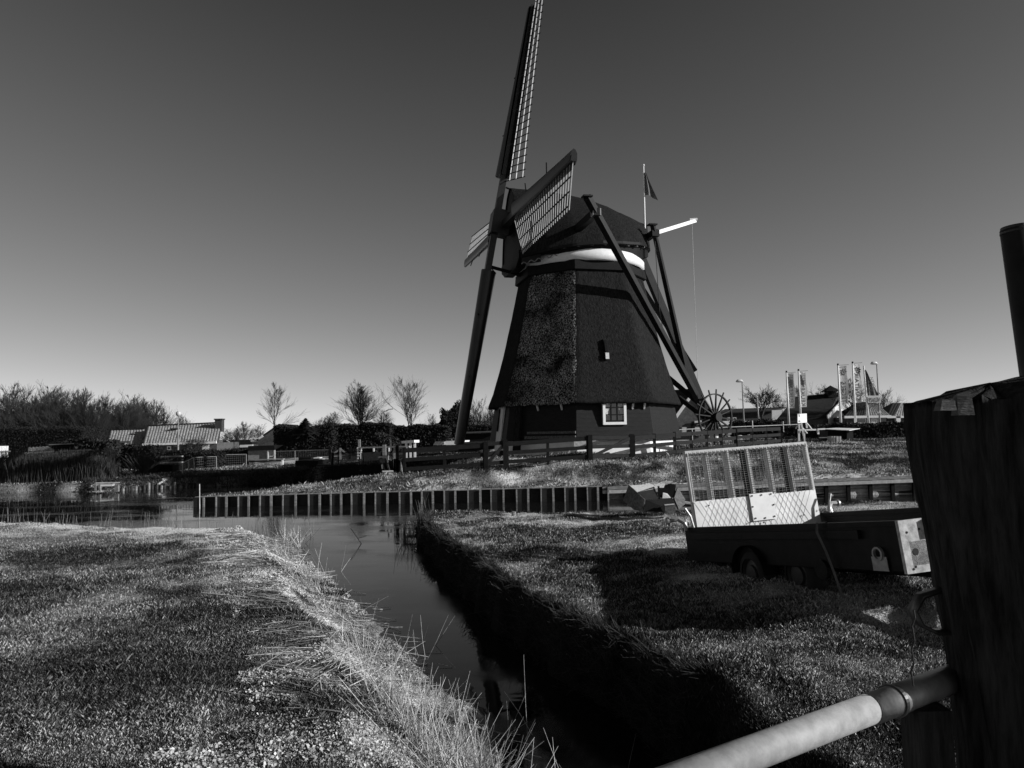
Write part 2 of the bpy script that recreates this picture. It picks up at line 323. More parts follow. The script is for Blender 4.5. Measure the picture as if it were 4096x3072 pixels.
# ------------------------------------------------------------------ grass (stuff)
mat('grass', .8, 1.0, .8, 3, attr='tone', spec=.15)
def blades(N, y0, y1, hgt, wid, pexp=1.6, xr=.75, seedx=0):
    u = RNG.random(N)
    e = 1-pexp; y = (y0**e+u*(y1**e-y0**e))**(1/e)
    x = (RNG.random(N)*2-1)*(xr*y+.3)
    d = sdw(x, y); ok = (d > .03); x = x[ok]; y = y[ok]; d = d[ok]; N = len(x)
    z = hz(x, y); ok = z > .02; x = x[ok]; y = y[ok]; z = z[ok]; d = d[ok]; N = len(x)
    fr = frostf(x, y); hp = .45+1.1*vn(x, y, .35)*vn(x+9, y, 1.1)
    h = hgt*hp*(.5+RNG.random(N))*(1-.5*fr*(y < 27))*np.clip(.75+y/40, .8, 1.6); wd = wid*(.6+.8*RNG.random(N))*np.maximum(1, y/7)
    a = RNG.random(N)*2*np.pi; lean = h*(.1+.9*RNG.random(N)); la = RNG.random(N)*2*np.pi
    px, py = np.cos(a)*wd/2, np.sin(a)*wd/2
    vv = np.empty((N, 4, 3))
    lx, ly = np.cos(la)*lean, np.sin(la)*lean
    vv[:, 0] = np.stack([x-px, y-py, z-.01], -1); vv[:, 1] = np.stack([x+px, y+py, z-.01], -1)
    vv[:, 2] = np.stack([x+px*.6+lx*.5, y+py*.6+ly*.5, z+h*.7], -1); vv[:, 3] = np.stack([x+lx, y+ly, z+h], -1)
    steep = np.clip(1.4-d/.35, 0, 1)*(~leftbank(x, y))*(y < 27); rb_ = (~leftbank(x, y)) & (y < 27); fr = np.where(rb_, np.clip(fr*1.4+.17, 0, 1), fr); tone = (.045+.50*fr+.22*vn(x, y+30, .8)*vn(x, y, 2.6))*(.07+3.6*RNG.random(N)**3.4)*(1-.8*steep)  # blades on the right bank face carry its shade in their tone
    return vv.reshape(-1, 3), np.clip(tone, .015, .7)
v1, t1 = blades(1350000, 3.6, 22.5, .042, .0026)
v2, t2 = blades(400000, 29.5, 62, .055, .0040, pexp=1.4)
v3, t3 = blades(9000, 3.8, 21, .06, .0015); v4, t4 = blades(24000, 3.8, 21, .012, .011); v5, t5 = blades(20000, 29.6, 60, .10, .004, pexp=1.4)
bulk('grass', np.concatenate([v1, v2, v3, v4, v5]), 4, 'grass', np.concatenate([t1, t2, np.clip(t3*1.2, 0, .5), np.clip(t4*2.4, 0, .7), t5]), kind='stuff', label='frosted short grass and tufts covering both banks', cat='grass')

def stalks(pts, dirs, lens, rad, bend=.15):
    """thin 3-sided stalks as quads strips: returns verts (k=4)"""
    N = len(pts); out = np.empty((N, 2, 3, 4, 3)); d = dirs/np.linalg.norm(dirs, axis=1)[:, None]
    s = np.cross(d, RNG.normal(size=(N, 3))); s /= np.linalg.norm(s, axis=1)[:, None]; s2 = np.cross(d, s)
    bd = RNG.normal(size=(N, 3))*bend; L = lens[:, None]
    P = [pts, pts+d*L*.5+bd*L*.15, pts+d*L+bd*L*.5]; R = [rad, rad*.85, rad*.45]
    for j in range(2):
        for k in range(3):
            a0, a1 = 2*np.pi*k/3, 2*np.pi*(k+1)/3
            o0 = s*np.cos(a0)+s2*np.sin(a0); o1 = s*np.cos(a1)+s2*np.sin(a1)
            out[:, j, k, 0] = P[j]+o0*R[j][:, None]; out[:, j, k, 1] = P[j]+o1*R[j][:, None]
            out[:, j, k, 2] = P[j+1]+o1*R[j+1][:, None]; out[:, j, k, 3] = P[j+1]+o0*R[j+1][:, None]
    return out.reshape(-1, 3), 6
def mkstalks(name, x, y, dirs, lens, rad, tone, m='reed', zoff=0., bend=.15, **kw):
    x = np.array(x); y = np.array(y); z = np.maximum(hz(x, y), -.05)+zoff
    vv, k = stalks(np.stack([x, y, z], -1), np.array(dirs), np.array(lens), np.array(rad), bend)
    return bulk(name, vv, 4, m, np.repeat(tone, k), **kw)
# cut reeds lying flat along the left bank of the ditch
EDGE = [(.0,6.18),(-.32,7.39),(-.85,8.54),(-1.6,10.),(-2.45,12.1),(-3.65,14.75),(-4.7,16.94),(-5.4,18.5)]
def edgept(t):
    t = t*(len(EDGE)-1); i = min(int(t), len(EDGE)-2); f = t-i
    return V((EDGE[i][0]*(1-f)+EDGE[i+1][0]*f, EDGE[i][1]*(1-f)+EDGE[i+1][1]*f))
X=[];Y=[];D=[];L=[];R=[];T=[]
for c in range(95):
    t = random.random()**1.0; e = edgept(t); off = random.uniform(.15, 1.9)
    cx, cy = e.x-off*.85, e.y-off*.35; ang = random.gauss(math.radians(165), .55)
    for k in range(random.randint(8, 34)):
        X.append(cx+random.gauss(0, .22)); Y.append(cy+random.gauss(0, .28)); aa = ang+random.gauss(0, .16)
        D.append((math.cos(aa), math.sin(aa), random.gauss(.02, .05))); L.append(random.uniform(.18, .62)); R.append(random.uniform(.0022, .0045)*max(1, cy/9)); T.append(random.uniform(.5, 2.2))
mkstalks('cut_reeds', X, Y, D, L, R, T, zoff=.06, kind='stuff', label='pale cut reed stalks lying flat along the left ditch bank', cat='reeds')
# standing pale stalks in fans
X=[];Y=[];D=[];L=[];R=[];T=[]
fans = [(-1.5,7.4,35,.5,-.35),(-1.1,6.7,60,.5,-.25),(-.8,6.1,150,.55,-.1),(-.4,5.6,170,.55,.1),(-.2,5.2,60,.55,.3),(-1.75,8.5,25,.42,-.4),(-2.6,10.6,25,.4,-.3),(-3.3,12.4,70,.42,-.3),(-4.0,14.0,35,.4,-.2),(-4.9,16.0,40,.38,-.3),(-5.6,18.8,90,.55,0),(-1.8,8.8,40,.4,-.4),(-1.3,9.2,9,.6,.1),(-2.4,11.2,7,.6,.1),(-3.8,15.0,8,.6,0),(-.1,6.7,9,.65,.1),(.45,5.4,8,.7,.2)]
for fx, fy, k, ln, bias in fans:
    for i in range(k):
        X.append(fx+random.gauss(0, .16)); Y.append(fy+random.gauss(0, .2)); D.append((random.gauss(bias, .45), random.gauss(.05, .35), random.uniform(.45, 1.1)))
        L.append(ln*random.uniform(.5, 1.15)); R.append(random.uniform(.002, .0036)*max(1, fy/9)); T.append(random.uniform(.5, 2.2))
mkstalks('standing_reeds', X, Y, D, L, R, T, kind='stuff', label='pale reed stalks fanning up beside the ditch', cat='reeds')
# frost crumbs and litter clumped beside the left ditch edge
def crumbs(N):
    y = 4.2*(20/4.2)**RNG.random(N); ex = np.interp(y, [e[1] for e in EDGE], [e[0] for e in EDGE]); x = ex-RNG.random(N)**1.2*2.3; d = sdw(x, y)
    p = .5*vn(x, y, .45)+.3*vn(x+3, y, .17)+.2*vn(x, y+8, 1.6); ok = (d > .05) & (p > .54); x = x[ok]; y = y[ok]; n_ = len(x); z = hz(x, y)+RNG.random(n_)*.03
    s = (.005+.014*RNG.random(n_)**2)*np.maximum(1, y/9); nrm = RNG.normal(size=(n_, 3))*.75+np.array([.2, -.2, 1.]); nrm /= np.linalg.norm(nrm, axis=1)[:, None]; a = np.cross(nrm, RNG.normal(size=(n_, 3))); a /= np.linalg.norm(a, axis=1)[:, None]; b = np.cross(nrm, a)
    c = np.stack([x, y, z], -1); return np.stack([c-a*s[:, None], c+b*s[:, None]*.7, c+a*s[:, None]*.9, c-b*s[:, None]*.8], 1).reshape(-1, 3), .25+.5*RNG.random(n_)
vv, tt = crumbs(150000); bulk('frost_crumbs', vv, 4, 'grass', tt, kind='stuff', label='crumbs of frost lying over the left ditch bank', cat='frost')
# sedge hanging over the steep right bank, its shade put into dark tones, + thin stalks along the far left crest
X=[];Y=[];D=[];L=[];R=[];T=[]
RE = [(-2.6,20.6),(-2.5,19.2),(-1.2,13.8),(-.1,9.8),(.57,8.1),(.97,7.3),(1.28,6.1)]
for i in range(5200):
    t = random.random()*(len(RE)-1); j = int(t); f = t-j; ex = RE[j][0]*(1-f)+RE[j+1][0]*f; ey = RE[j][1]*(1-f)+RE[j+1][1]*f
    o = random.uniform(.0, .32); X.append(ex+o); Y.append(ey+random.gauss(0, .05)); D.append((random.gauss(-.4, .35), random.gauss(0, .3), random.uniform(-.5, .9)))
    L.append(random.uniform(.08, .24)); R.append(random.uniform(.002, .004)*max(1, ey/9)); T.append(random.uniform(.02, .16))
for i in range(70): X.append(random.uniform(-2.9, -2.3)); Y.append(random.uniform(17.8, 20.8)); D.append((random.gauss(-.1, .2), 0, 1)); L.append(random.uniform(.3, .7)); R.append(.006); T.append(random.uniform(.1, .5))
mkstalks('bank_sedge', X, Y, D, L, R, T, kind='stuff', label='dark sedge hanging over the steep right ditch bank', cat='sedge')
X=[];Y=[];D=[];L=[];R=[];T=[]
for i in range(260):
    x = random.uniform(-17, -5.5); X.append(x); Y.append(20.6+max(0, (-8.5-x))*.3-.2+random.gauss(0, .15)); D.append((random.gauss(0, .15), 0, 1)); L.append(random.uniform(.2, .65)); R.append(.005); T.append(random.uniform(.2, .9))
mkstalks('shore_stalks', X, Y, D, L, R, T, kind='stuff', label='thin upright stalks along the far crest of the left bank', cat='reeds')
X=[];Y=[];D=[];L=[];R=[];T=[]
for i in range(5000):
    x = random.uniform(-23.5, -12.5); yy = float(np.interp(x, [-23, -18.3, -14, -9], [40.3, 43, 45, 43])); X.append(x); Y.append(yy+abs(random.gauss(0, .35))); D.append((random.gauss(0, .5), random.gauss(-.3, .3), random.uniform(.3, 1))); L.append(random.uniform(.08, .38)); R.append(random.uniform(.008, .016)); T.append(random.uniform(.3, 2.2))
mkstalks('shore_growth', X, Y, D, L, R, T, m='far_reed', kind='stuff', label='low rough growth on the far left canal shore', cat='sedge')
# reed bed on far left shore
X=[];Y=[];D=[];L=[];R=[];T=[]
for i in range(9000):
    x = random.uniform(-33, -23.0); X.append(x); Y.append(41.2+abs(random.gauss(0, 1.2))+max(0, -x-28)*.25); D.append((random.gauss(.05, .16), 0, 1)); L.append(random.uniform(.5, 1.75)*min(1, (-22.2-x)/2.5+.3)); R.append(random.uniform(.008, .018)); T.append(random.uniform(.3, 1.6))
mkstalks('reed_bed', X, Y, D, L, R, T, m='far_reed', kind='stuff', label='dark winter reed bed on the far left shore', cat='reeds')
# ------------------------------------------------------------------ sheet pile wall (left of canal front) and timber campshedding (right)
def wl(x): return 30.32+ (0 if x < 3.6 else (x-3.6)*.031)
sp = thing('sheet_pile_wall', (-4, 30.3, 0), 'dark steel sheet pile wall, sunlit flanges coloured as pale ribs, holding the mill bank', 'retaining wall')
m = MB(); e = MB(); cp_ = MB(); x = -12.95; i = 0; zt = lambda x: .40+(x+13)*.0095
ED = []
while x < 3.5:
    w_ = .46+random.uniform(-.07, .07); out = i % 2 == 0; y0 = 30.22 if not out else 30.02; y1 = 30.02 if not out else 30.22
    t = zt(x)
    m.box((x+w_/2, y0+.02, t/2-.35), (w_, .02, t+.7)); m.box((x+w_-.0, 30.13, t/2-.35), (.018, .20, t+.7))
    ED.append((x+w_, t, .03 if out else .0))
    x += w_; i += 1
m.build('pile_sheets', 'steel_pile', sp)
for j, (ex, t, rw_) in enumerate(ED):
    MB().beam((ex-.02+random.uniform(-.012, .012), 29.995, -.25), (ex-.02, 29.995, t+random.uniform(-.02, .05)), random.uniform(.04, .06)+rw_, .03).build('sunlit_flange', 'pile_edge', sp)  # pale strips: sun on the pile flanges, put in as colour
m = MB()
for j in range(16): xa = -12.9+j*1.03; m.beam((xa, 30.12, zt(xa)+.012+random.uniform(-.012, .012)), (xa+1.02, 30.12, zt(xa+1)+.012+random.uniform(-.012, .012)), .16, .025)
m.build('capping', 'pile_edge', sp)
m = MB(); m.box((-12.97, 30.9, .05), (.03, 1.5, .7)); m.build('end_sheet', 'steel_pile', sp)
X=[];Y=[];D=[];L=[];R=[];T=[]
for i in range(2600):
    x = random.uniform(-12.8, 16); cl_ = float(vn(x, 3., 1.1)); 
    if random.random() > cl_*1.1: continue
    X.append(x); Y.append(30.42+max(0, x-3.6)*.031+random.uniform(-.05, .1)); D.append((random.gauss(0, .35), random.gauss(-.6, .3), random.uniform(-.7, .8))); L.append(random.uniform(.05, .26)); R.append(random.uniform(.006, .012)); T.append(random.uniform(.1, 1.1))
mkstalks('wall_growth', X, Y, D, L, R, T, kind='stuff', label='frosted grass hanging over the canal wall edge', cat='grass')
cs = thing('timber_campshedding', (10, 30.6, .3), 'weathered timber campshedding with pale rails along right canal bank', 'retaining wall')
a0 = V((3.6, 30.25, .50)); b0 = V((34, 31.2, 1.02))
def cs_at(t, dz=0, dy=0): p = a0.lerp(b0, t); return V((p.x, p.y+dy, p.z+dz))
MB().beam(cs_at(0, -.02, -.10), cs_at(1, -.02, -.10), .05, .12).build('rail', 'grey_wood', cs)
MB().beam(cs_at(0, -.17, -.14), cs_at(1, -.17, -.14), .06, .13).build('rail', 'pale_wood', cs)
for k in range(34):
    p = cs_at(k/33)
    MB().beam((p.x, p.y-.04, -.4), (p.x, p.y-.04, p.z+.06), .14, .12).build('post', 'tarred_wood', cs)
for k in range(4):
    zz = (-.25+k*.2)
    MB().quad(a0+V((0, .06, zz-a0.z)), b0+V((0, .06, zz-a0.z)), b0+V((0, .03, zz-a0.z+.18)), a0+V((0, .03, zz-a0.z+.18))).build('plank', 'grey_wood' if k > 0 else 'steel_pile', cs)
# ------------------------------------------------------------------ the windmill
MC = V((3.92, 41.1, 0)); AX = V((math.cos(math.radians(194)), math.sin(math.radians(194)), 0)); HX = V((-AX.y, AX.x, 0)); HX = HX if HX.y < 0 else -HX
UZ = V((0, 0, 1))
mill = thing('windmill', (MC.x, MC.y, 1.8), 'tall octagonal thatched windmill with four lattice sails', 'windmill')
ang0 = math.atan2(-MC.y, -MC.x)-.062
def vtx(k, R, z): a = ang0+k*math.pi/4; return V((MC.x+R*math.cos(a), MC.y+R*math.sin(a), z))   # k=+1 goes anticlockwise -> to the right seen from camera
def lvl(prof, name, mt, bump=0., nu=1, nz_=1, smooth=False, parts=True):
    m = MB()
    for k in range(8):
        rows = []
        for i in range(len(prof)-1):
            (z0, R0), (z1, R1) = prof[i], prof[i+1]
            for s in range(nz_ if i < len(prof)-2 else nz_+1):
                f = s/nz_; z = z0+(z1-z0)*f; R = R0+(R1-R0)*f; A = vtx(k, R, z); B = vtx(k+1, R, z); nn = ((A+B)/2-V((MC.x, MC.y, z))).normalized()
                row = []
                for u in range(nu+1):
                    p = A.lerp(B, u/nu); t = abs(u/nu-.5)*2
                    d = bump*((float(vn(k*9+u*.5, z*1.5, .6))-.5)*(1 if 0 < u < nu else 0)+(float(vn(k*9+u*1.9, z*5, .5))-.5)*.5*(1 if 0 < u < nu else 0)) if bump else 0
                    p = p+nn*d-(nn*.05*max(0, (t-.9)/.1)**2 if bump else V((0, 0, 0)))
                    row.append(p)
                rows.append(row)
        m.grid(rows)
    return m.build(name, mt, mill, smooth)
lvl([(1.5, 5.08), (2.40, 4.98)], 'foundation', 'plaster')
# weatherboarding, real overlapping boards
m = MB(); z = 2.38; Rb = 5.26
for j in range(10):
    z1 = z+.215; r0 = 5.30-.035*j; r1 = r0-.045
    for k in range(8):
        m.quad(vtx(k, r0, z), vtx(k+1, r0, z), vtx(k+1, r1, z1), vtx(k, r1, z1)); m.quad(vtx(k, r0, z), vtx(k, r0-.05, z), vtx(k+1, r0-.05, z), vtx(k+1, r0, z))
    z = z1
m.build('weatherboards', 'black_boards', mill)
TP = [(4.34, 4.95), (4.16, 5.42), (4.32, 5.40), (5.0, 5.11), (6.2, 4.74), (7.6, 4.36), (9.0, 4.03), (10.4, 3.72), (11.28, 3.53)]
# thatch: the two left-front faces are rough reed butts with grazing-sun specks in their colour, the rest smooth combed reed
def thatch_face(k, mt, bump, nu=22, sub=7):
    m = MB(); rows = []
    for i in range(len(TP)-1):
        (z0, R0), (z1, R1) = TP[i], TP[i+1]; nn_ = sub if i > 1 else 1
        for s in range(nn_+(1 if i == len(TP)-2 else 0)):
            f = s/nn_; z = z0+(z1-z0)*f; R = R0+(R1-R0)*f; A = vtx(k, R, z); B = vtx(k+1, R, z); nn = ((A+B)/2-V((MC.x, MC.y, z))).normalized(); row = []
            for u in range(nu+1):
                uu = u/nu; p = A.lerp(B, uu); e_ = min(uu, 1-uu)
                d = bump*(float(vn(k*7.3+uu*3, z, .22))-.5)*min(1, e_*12)+.03*(float(vn(k*5+uu*3, z*.6, .7))-.5)*min(1, e_*12)-.07*max(0, 1-e_/.06)**2
                if i < 2 and True: d += .02*math.sin(uu*40+k)*0
                row.append(p+nn*d+UZ*((float(vn(uu*9, k*3, .3))-.5)*.05 if i in (0, 1) else 0))
            rows.append(row)
    m.grid(rows); return m.build('thatch', mt, mill, True)
for k in range(8): thatch_face(k, 'thatch_sunspecks' if k in (7,) else 'thatch', .05 if k == 7 else .02)
# boarded collar, white curb ring
lvl([(11.15, 3.64), (11.20, 3.70), (11.70, 3.66), (11.74, 3.5)], 'collar_boards', 'tarred_wood')
m = MB(); rows = []
for z, R in ((11.66, 3.48), (11.72, 3.60), (12.06, 3.61), (12.3, 3.4)):
    rows.append([V((MC.x+R*math.cos(a*math.pi/32), MC.y+R*math.sin(a*math.pi/32), z)) for a in range(64)])
m.grid(rows, True); m.build('curb_ring', 'white_paint', mill, True)
# face helper: k face between vtx k and k+1; u in metres from centre of face, z height, off outward
def fpt(k, u, z, off, Rz):
    A = vtx(k, Rz, z); B = vtx(k+1, Rz, z); c = (A+B)/2; d = (B-A).normalized(); nn = (c-V((MC.x, MC.y, z))).normalized()
    return c+d*u+nn*off
def fbox(k, u0, u1, z0, z1, o0, o1, R0, R1=None, mb=None):
    R1 = R1 or R0; mb = mb or MB()
    p = [fpt(k, u0, z0, o0, R0), fpt(k, u1, z0, o0, R0), fpt(k, u1, z0, o1, R0), fpt(k, u0, z0, o1, R0), fpt(k, u0, z1, o0, R1), fpt(k, u1, z1, o0, R1), fpt(k, u1, z1, o1, R1), fpt(k, u0, z1, o1, R1)]
    return mb.hexa(p)
# main window in the right-front face (k=0)
def facepix(k, x, y, R):   # intersection of pixel ray with vertical-ish face plane
    A = vtx(k, R, 0); B = vtx(k+1, R, 0); nn = V(((A+B)/2-MC)); nn.z = 0; nn.normalize(); d = ray(x, y)
    t = (A-CC).dot(nn)/d.dot(nn); p = CC+d*t; c = (A+B)/2; dd = (B-A).normalized()
    return (p-c).dot(dd), p.z
WR = 5.16
u0, z1w = facepix(0, 2407, 1605, WR); u1, z0w = facepix(0, 2503, 1698, WR)
wf = MB(); fr = .13
fbox(0, u0, u1, z0w, z0w+fr, .0, .14, WR, mb=wf); fbox(0, u0, u0+fr, z0w+fr, z1w+.1, .0, .14, WR, mb=wf); fbox(0, u1-fr, u1, z0w+fr, z1w+.1, .0, .14, WR, mb=wf)
wf = wf.build('window_frame', 'white_paint', mill)
gl = fbox(0, u0+fr, u1-fr, z0w+fr, z1w+.1, .0, .03, WR).build('pane', 'glass', wf)
mu = MB(); gu0, gu1, gz0, gz1 = u0+fr, u1-fr, z0w+fr, z1w+.05
for i in (1, 2): uu = gu0+(gu1-gu0)*i/3; fbox(0, uu-.02, uu+.02, gz0, gz1, .031, .08, WR, mb=mu)
for i in (1, 2): zz = gz0+(gz1-gz0)*i/3; fbox(0, gu0+.003, gu1-.003, zz-.025, zz+.025, .033, .083, WR, mb=mu)
fbox(0, gu0+.003, gu1-.003, gz0, gz0+.09, .034, .084, WR, mb=mu)
mu.build('glazing_bars', 'tarred_wood', wf)
cu = MB()
for s in (0, 1):
    rows = []
    for i in range(9):
        f = i/8; zz = gz1-(gz1-gz0)*.72*f; wdt = (.34-.18*min(1, f*1.4)**1.5)*(gu1-gu0); row = []
        for j in range(13):
            g = j/12*wdt; row.append(fpt(0, (gu0+g+.02) if s == 0 else (gu1-g-.02), zz, .036+.008*math.sin(j*2.2), WR))
        rows.append(row)
    cu.grid(rows)
cu.build('curtains', 'curtain', wf, True)
# small dormer opening in the thatch of the same face
u0, zt_ = facepix(0, 2412, 1356, 4.62); u1, zb_ = facepix(0, 2446, 1446, 4.78)
dm = fbox(0, u0+.02, u1-.12, zb_+.1, zt_+.0, -.1, .05, 4.78, 4.52).build('hatch_window', 'tarred_wood', mill)
fbox(0, u0+.06, u1-.17, zb_+.5, zt_-.05, .051, .06, 4.78-.06, 4.54).build('pane', 'glass', dm)
fbox(0, u0+.04, u1-.14, zb_+.12, zb_+.44, .051, .08, 4.78, 4.74).build('sill', 'old_white_paint', dm)
# white brackets under the thatch
for k, us in ((7, (-.2, 1.15)), (0, (1.0, 1.62))):
    for uu in us:
        kk = k; b_ = MB(); A_ = fpt(kk, uu, 4.18, .1, 5.1); b_.beam(A_, fpt(kk, uu, 3.9, -.02, 5.08), .07, .1).build('bracket', 'old_white_paint', mill)
# left porch: pale door jamb, small barred window, steps rail, shingled cheek
u, z = facepix(6, 2000, 1700, 5.2)
fbox(6, u-.5, u+.62, 2.0, 4.2, .0, .12, 5.28, 5.0).build('door_panel', 'plaster', mill)
fbox(6, u-.34, u+.0, 2.9, 4.1, .121, .19, 5.2, 5.02).build('side_window', 'tarred_wood', mill)
u, z = facepix(7, 2080, 1700, 5.2)
fbox(7, u-.25, u+.1, 1.8, 4.15, .08, .3, 5.28, 5.0).build('shingled_cheek', 'thatch', mill)
fbox(7, u+.5, u+3.2, 2.72, 2.84, .06, .16, 5.2).build('log_rail', 'rust', mill); fbox(7, u+.35, u+3.2, 2.48, 2.62, .06, .18, 5.2).build('log_rail', 'rust', mill)
# cap -------------------------------------------------
def cpt(s, w_, z): p = MC+AX*s+HX*w_; return V((p.x, p.y, z))
def interp(x, t):
    for (a, b), (c, d) in zip(t, t[1:]):
        if a <= x <= c: return b+(d-b)*(x-a)/(c-a)
    return t[-1][1] if x > t[-1][0] else t[0][1]
WE = [(-4.2, .15), (-4.0, .75), (-3.5, 1.75), (-2.5, 2.85), (-1.2, 3.5), (0, 3.75), (1.5, 3.6), (2.8, 3.0), (4.0, 2.1)]
ZR = [(-4.2, 14.75), (-3.5, 14.85), (-2.4, 15.15), (-1.0, 15.65), (0, 15.95), (1.3, 16.15), (2.8, 16.3), (4.0, 16.35)]
ZE = [(-4.2, 13.2), (-3.2, 12.98), (-1.5, 12.75), (0.5, 12.58), (2.2, 12.38), (4.0, 12.1)]
m = MB(); rows = []
S = [4.0-i*.2 for i in range(42)]
for s in S:
    we, zr, ze = interp(s, WE), interp(s, ZR), interp(s, ZE); row = []
    for j in range(33):
        t = (j-16)/16; a = abs(t); ww = we*(a**.62 if a > 0 else 0)*1.0; f = 1-a
        zz = ze+(zr-ze)*(1-a**1.75) ; ww = we*(1-(1-a)**1.35)
        d = .05*(float(vn(s*1.2, t*5, .3))-.5)
        row.append(cpt(s, ww*(1 if t > 0 else -1), zz+d))
    rows.append(row)
m.grid(rows); m.build('cap_thatch', 'thatch', mill, True)
m = MB(); rows = []   # thick eave edge and underside
for s in S:
    we, ze = interp(s, WE), interp(s, ZE); rows.append([cpt(s, we+.02, ze), cpt(s, we+.03, ze-.14), cpt(s, max(.05, we-.3), ze-.14), cpt(s, max(.03, min(we-.4, 3.5)), 12.04+max(0, -s-2.6)*.5)])
m.grid(rows); rows = [[V(p)-HX*2*((V(p)-MC).dot(HX)) for p in r] for r in rows]; m.grid(rows); m.build('cap_eave', 'tarred_wood', mill)
m = MB(); rows = []
for i in range(26): s = 1.5-i*.2*1.0; zr = interp(s, ZR); rows.append([cpt(s, -.2, zr-.02), cpt(s, -.1, zr+.06), cpt(s, .0, zr+.09), cpt(s, .12, zr+.06), cpt(s, .28, zr-.06)]) if s > -4.1 else None
m.grid(rows); m.build('cap_ridge', 'ridge_thatch', mill, True)
# rafters under the eave, light ends
for s in (1.9, 1.2, .5, -.2, -.9, -1.6, -2.2, -2.8, -3.3):
    we = interp(s, WE); MB().beam(cpt(s, 3.2*min(1, we/3.5), 12.62+max(0, -s-1)*.08), cpt(s*1.04, we-.12, interp(s, ZE)-.16), .12, .10).build('rafter', 'weathered', mill)
# cap front: boarded gable + carved beard
m = MB(); s = 3.92; pts = []
for j in range(33):
    t = (j-16)/16; a = abs(t); we, zr, ze = interp(s, WE), interp(s, ZR), interp(s, ZE)
    pts.append(cpt(s, we*(1-(1-a)**1.35)*(1 if t > 0 else -1)*.98, ze+(zr-ze)*(1-a**1.75)-.05))
m.prism(pts+[cpt(s, -1.6, 10.9), cpt(s, 1.6, 10.9)][::1] if False else pts, -AX*.12); m.build('cap_front', 'tarred_wood', mill)
m = MB(); poly = [cpt(4.05, -2.0, 12.4), cpt(4.05, -2.0, 12.0), cpt(4.05, -1.3, 11.62), cpt(4.05, 1.3, 11.62), cpt(4.05, 2.0, 12.0), cpt(4.05, 2.0, 12.4)]
m.prism(poly, -AX*.5); m.build('beard_board', 'tarred_wood', mill)
m = MB()   # wavy pale trim along the near side of the beard
pts = [cpt(3.95-1.9*i/24, 2.12+.75*i/24+.02, 11.62+.45*i/24+.07*math.sin(i*1.35)) for i in range(25)]
m.tube(pts, .028, 5); m.build('beard_trim', 'grey_wood', mill)
m = MB(); m.prism([cpt(3.9, 2.05, 11.62), cpt(3.0, 2.5, 11.7), cpt(3.0, 2.6, 12.2), cpt(3.9, 2.1, 12.1)], -HX*.1); m.build('cheek_board', 'dark_beam', mill)
# cross beams (spruiten), braces, tail
def brace(p0, p1, w_=.26, h=.3, w1=None, name='brace'):
    return MB().beam(p0, p1, w_, h, w1=w1 or w_, h1=(w1 or h)).build(name, 'dark_beam', mill)
LS = at(2383, 850, 34.8); LS2 = cpt(.95, -5.6, 13.4)
MB().beam(LS2, LS+(LS-LS2).normalized()*.2, .3, .36).build('long_cross_beam', 'dark_beam', mill)
SS = cpt(-3.55, 2.35, 13.55); SS2 = cpt(-3.55, -2.35, 13.5)
MB().beam(cpt(-3.55, -2.5, 13.5), cpt(-3.55, 2.5, 13.6), .28, .34).build('short_cross_beam', 'dark_beam', mill)
TT = at(2546, 985, 41.9); TB = at(2852, 1722, 43.3); TJ = at(2800, 1612, 43.2)
MB().beam(TT, TB, .34, .40, w1=.38, h1=.44).build('tail_pole', 'dark_beam', mill)
d_ = (LS-TJ).normalized(); brace(TJ, LS+d_*.95, .30, .30, .30)
d_ = (SS-at(2752, 1520, 43.1)).normalized(); brace(at(2745, 1500, 43.0), SS+d_*.55, .26, .28, .22)
d_ = (LS2-TJ).normalized(); brace(TJ+V((.1, .2, -.1)), LS2+d_*.9, .28, .30)
brace(TJ+V((-.1, .4, 1.9)), SS2, .22, .26)
brace(at(2715, 1590, 44.4), at(2815, 1668, 43.2), .22, .26, name='collar_tie')
for P_, cc_ in ((LS, LS+(LS-TJ).normalized()*.95), (SS, SS+(SS-TJ).normalized()*.5)):
    MB().box(P_, (.42, .36, .34), ax=(AX, HX, UZ)).build('beam_clamp', 'galvanised' if P_ is LS else 'dark_beam', mill)
    MB().box(cc_, (.46, .4, .07), ax=(AX, HX, UZ)).build('brace_cap', 'dark_beam', mill)
# capstan wheel
wc = at(2861, 1668, 42.7); wn = V((.52, -.85, 0)).normalized(); wx = wn.cross(UZ).normalized()
wh = MB(); wh.ring(wc, 1.33, wn, .07, .12, 40)
wh.tube([wc-wn*.35, wc+wn*.3], .26, 12)
for k in range(16):
    a = k*math.pi/8+.1; d = wx*math.cos(a)+UZ*math.sin(a); off = wn*(.0)
    wh.beam(wc+d*.15, wc+d*(1.62 if k % 1 == 0 else 1.4), .07, .13, up=wn, w1=.05, h1=.07)
wh = wh.build('capstan_wheel', 'dark_beam', mill)
brace(wc+wn*.1-UZ*.1, TB+UZ*.5, .3, .3, name='capstan_bracket'); brace(at(2835, 1640, 43.2), wc+V((0, 0, .15)), .12, .3, name='capstan_bracket')
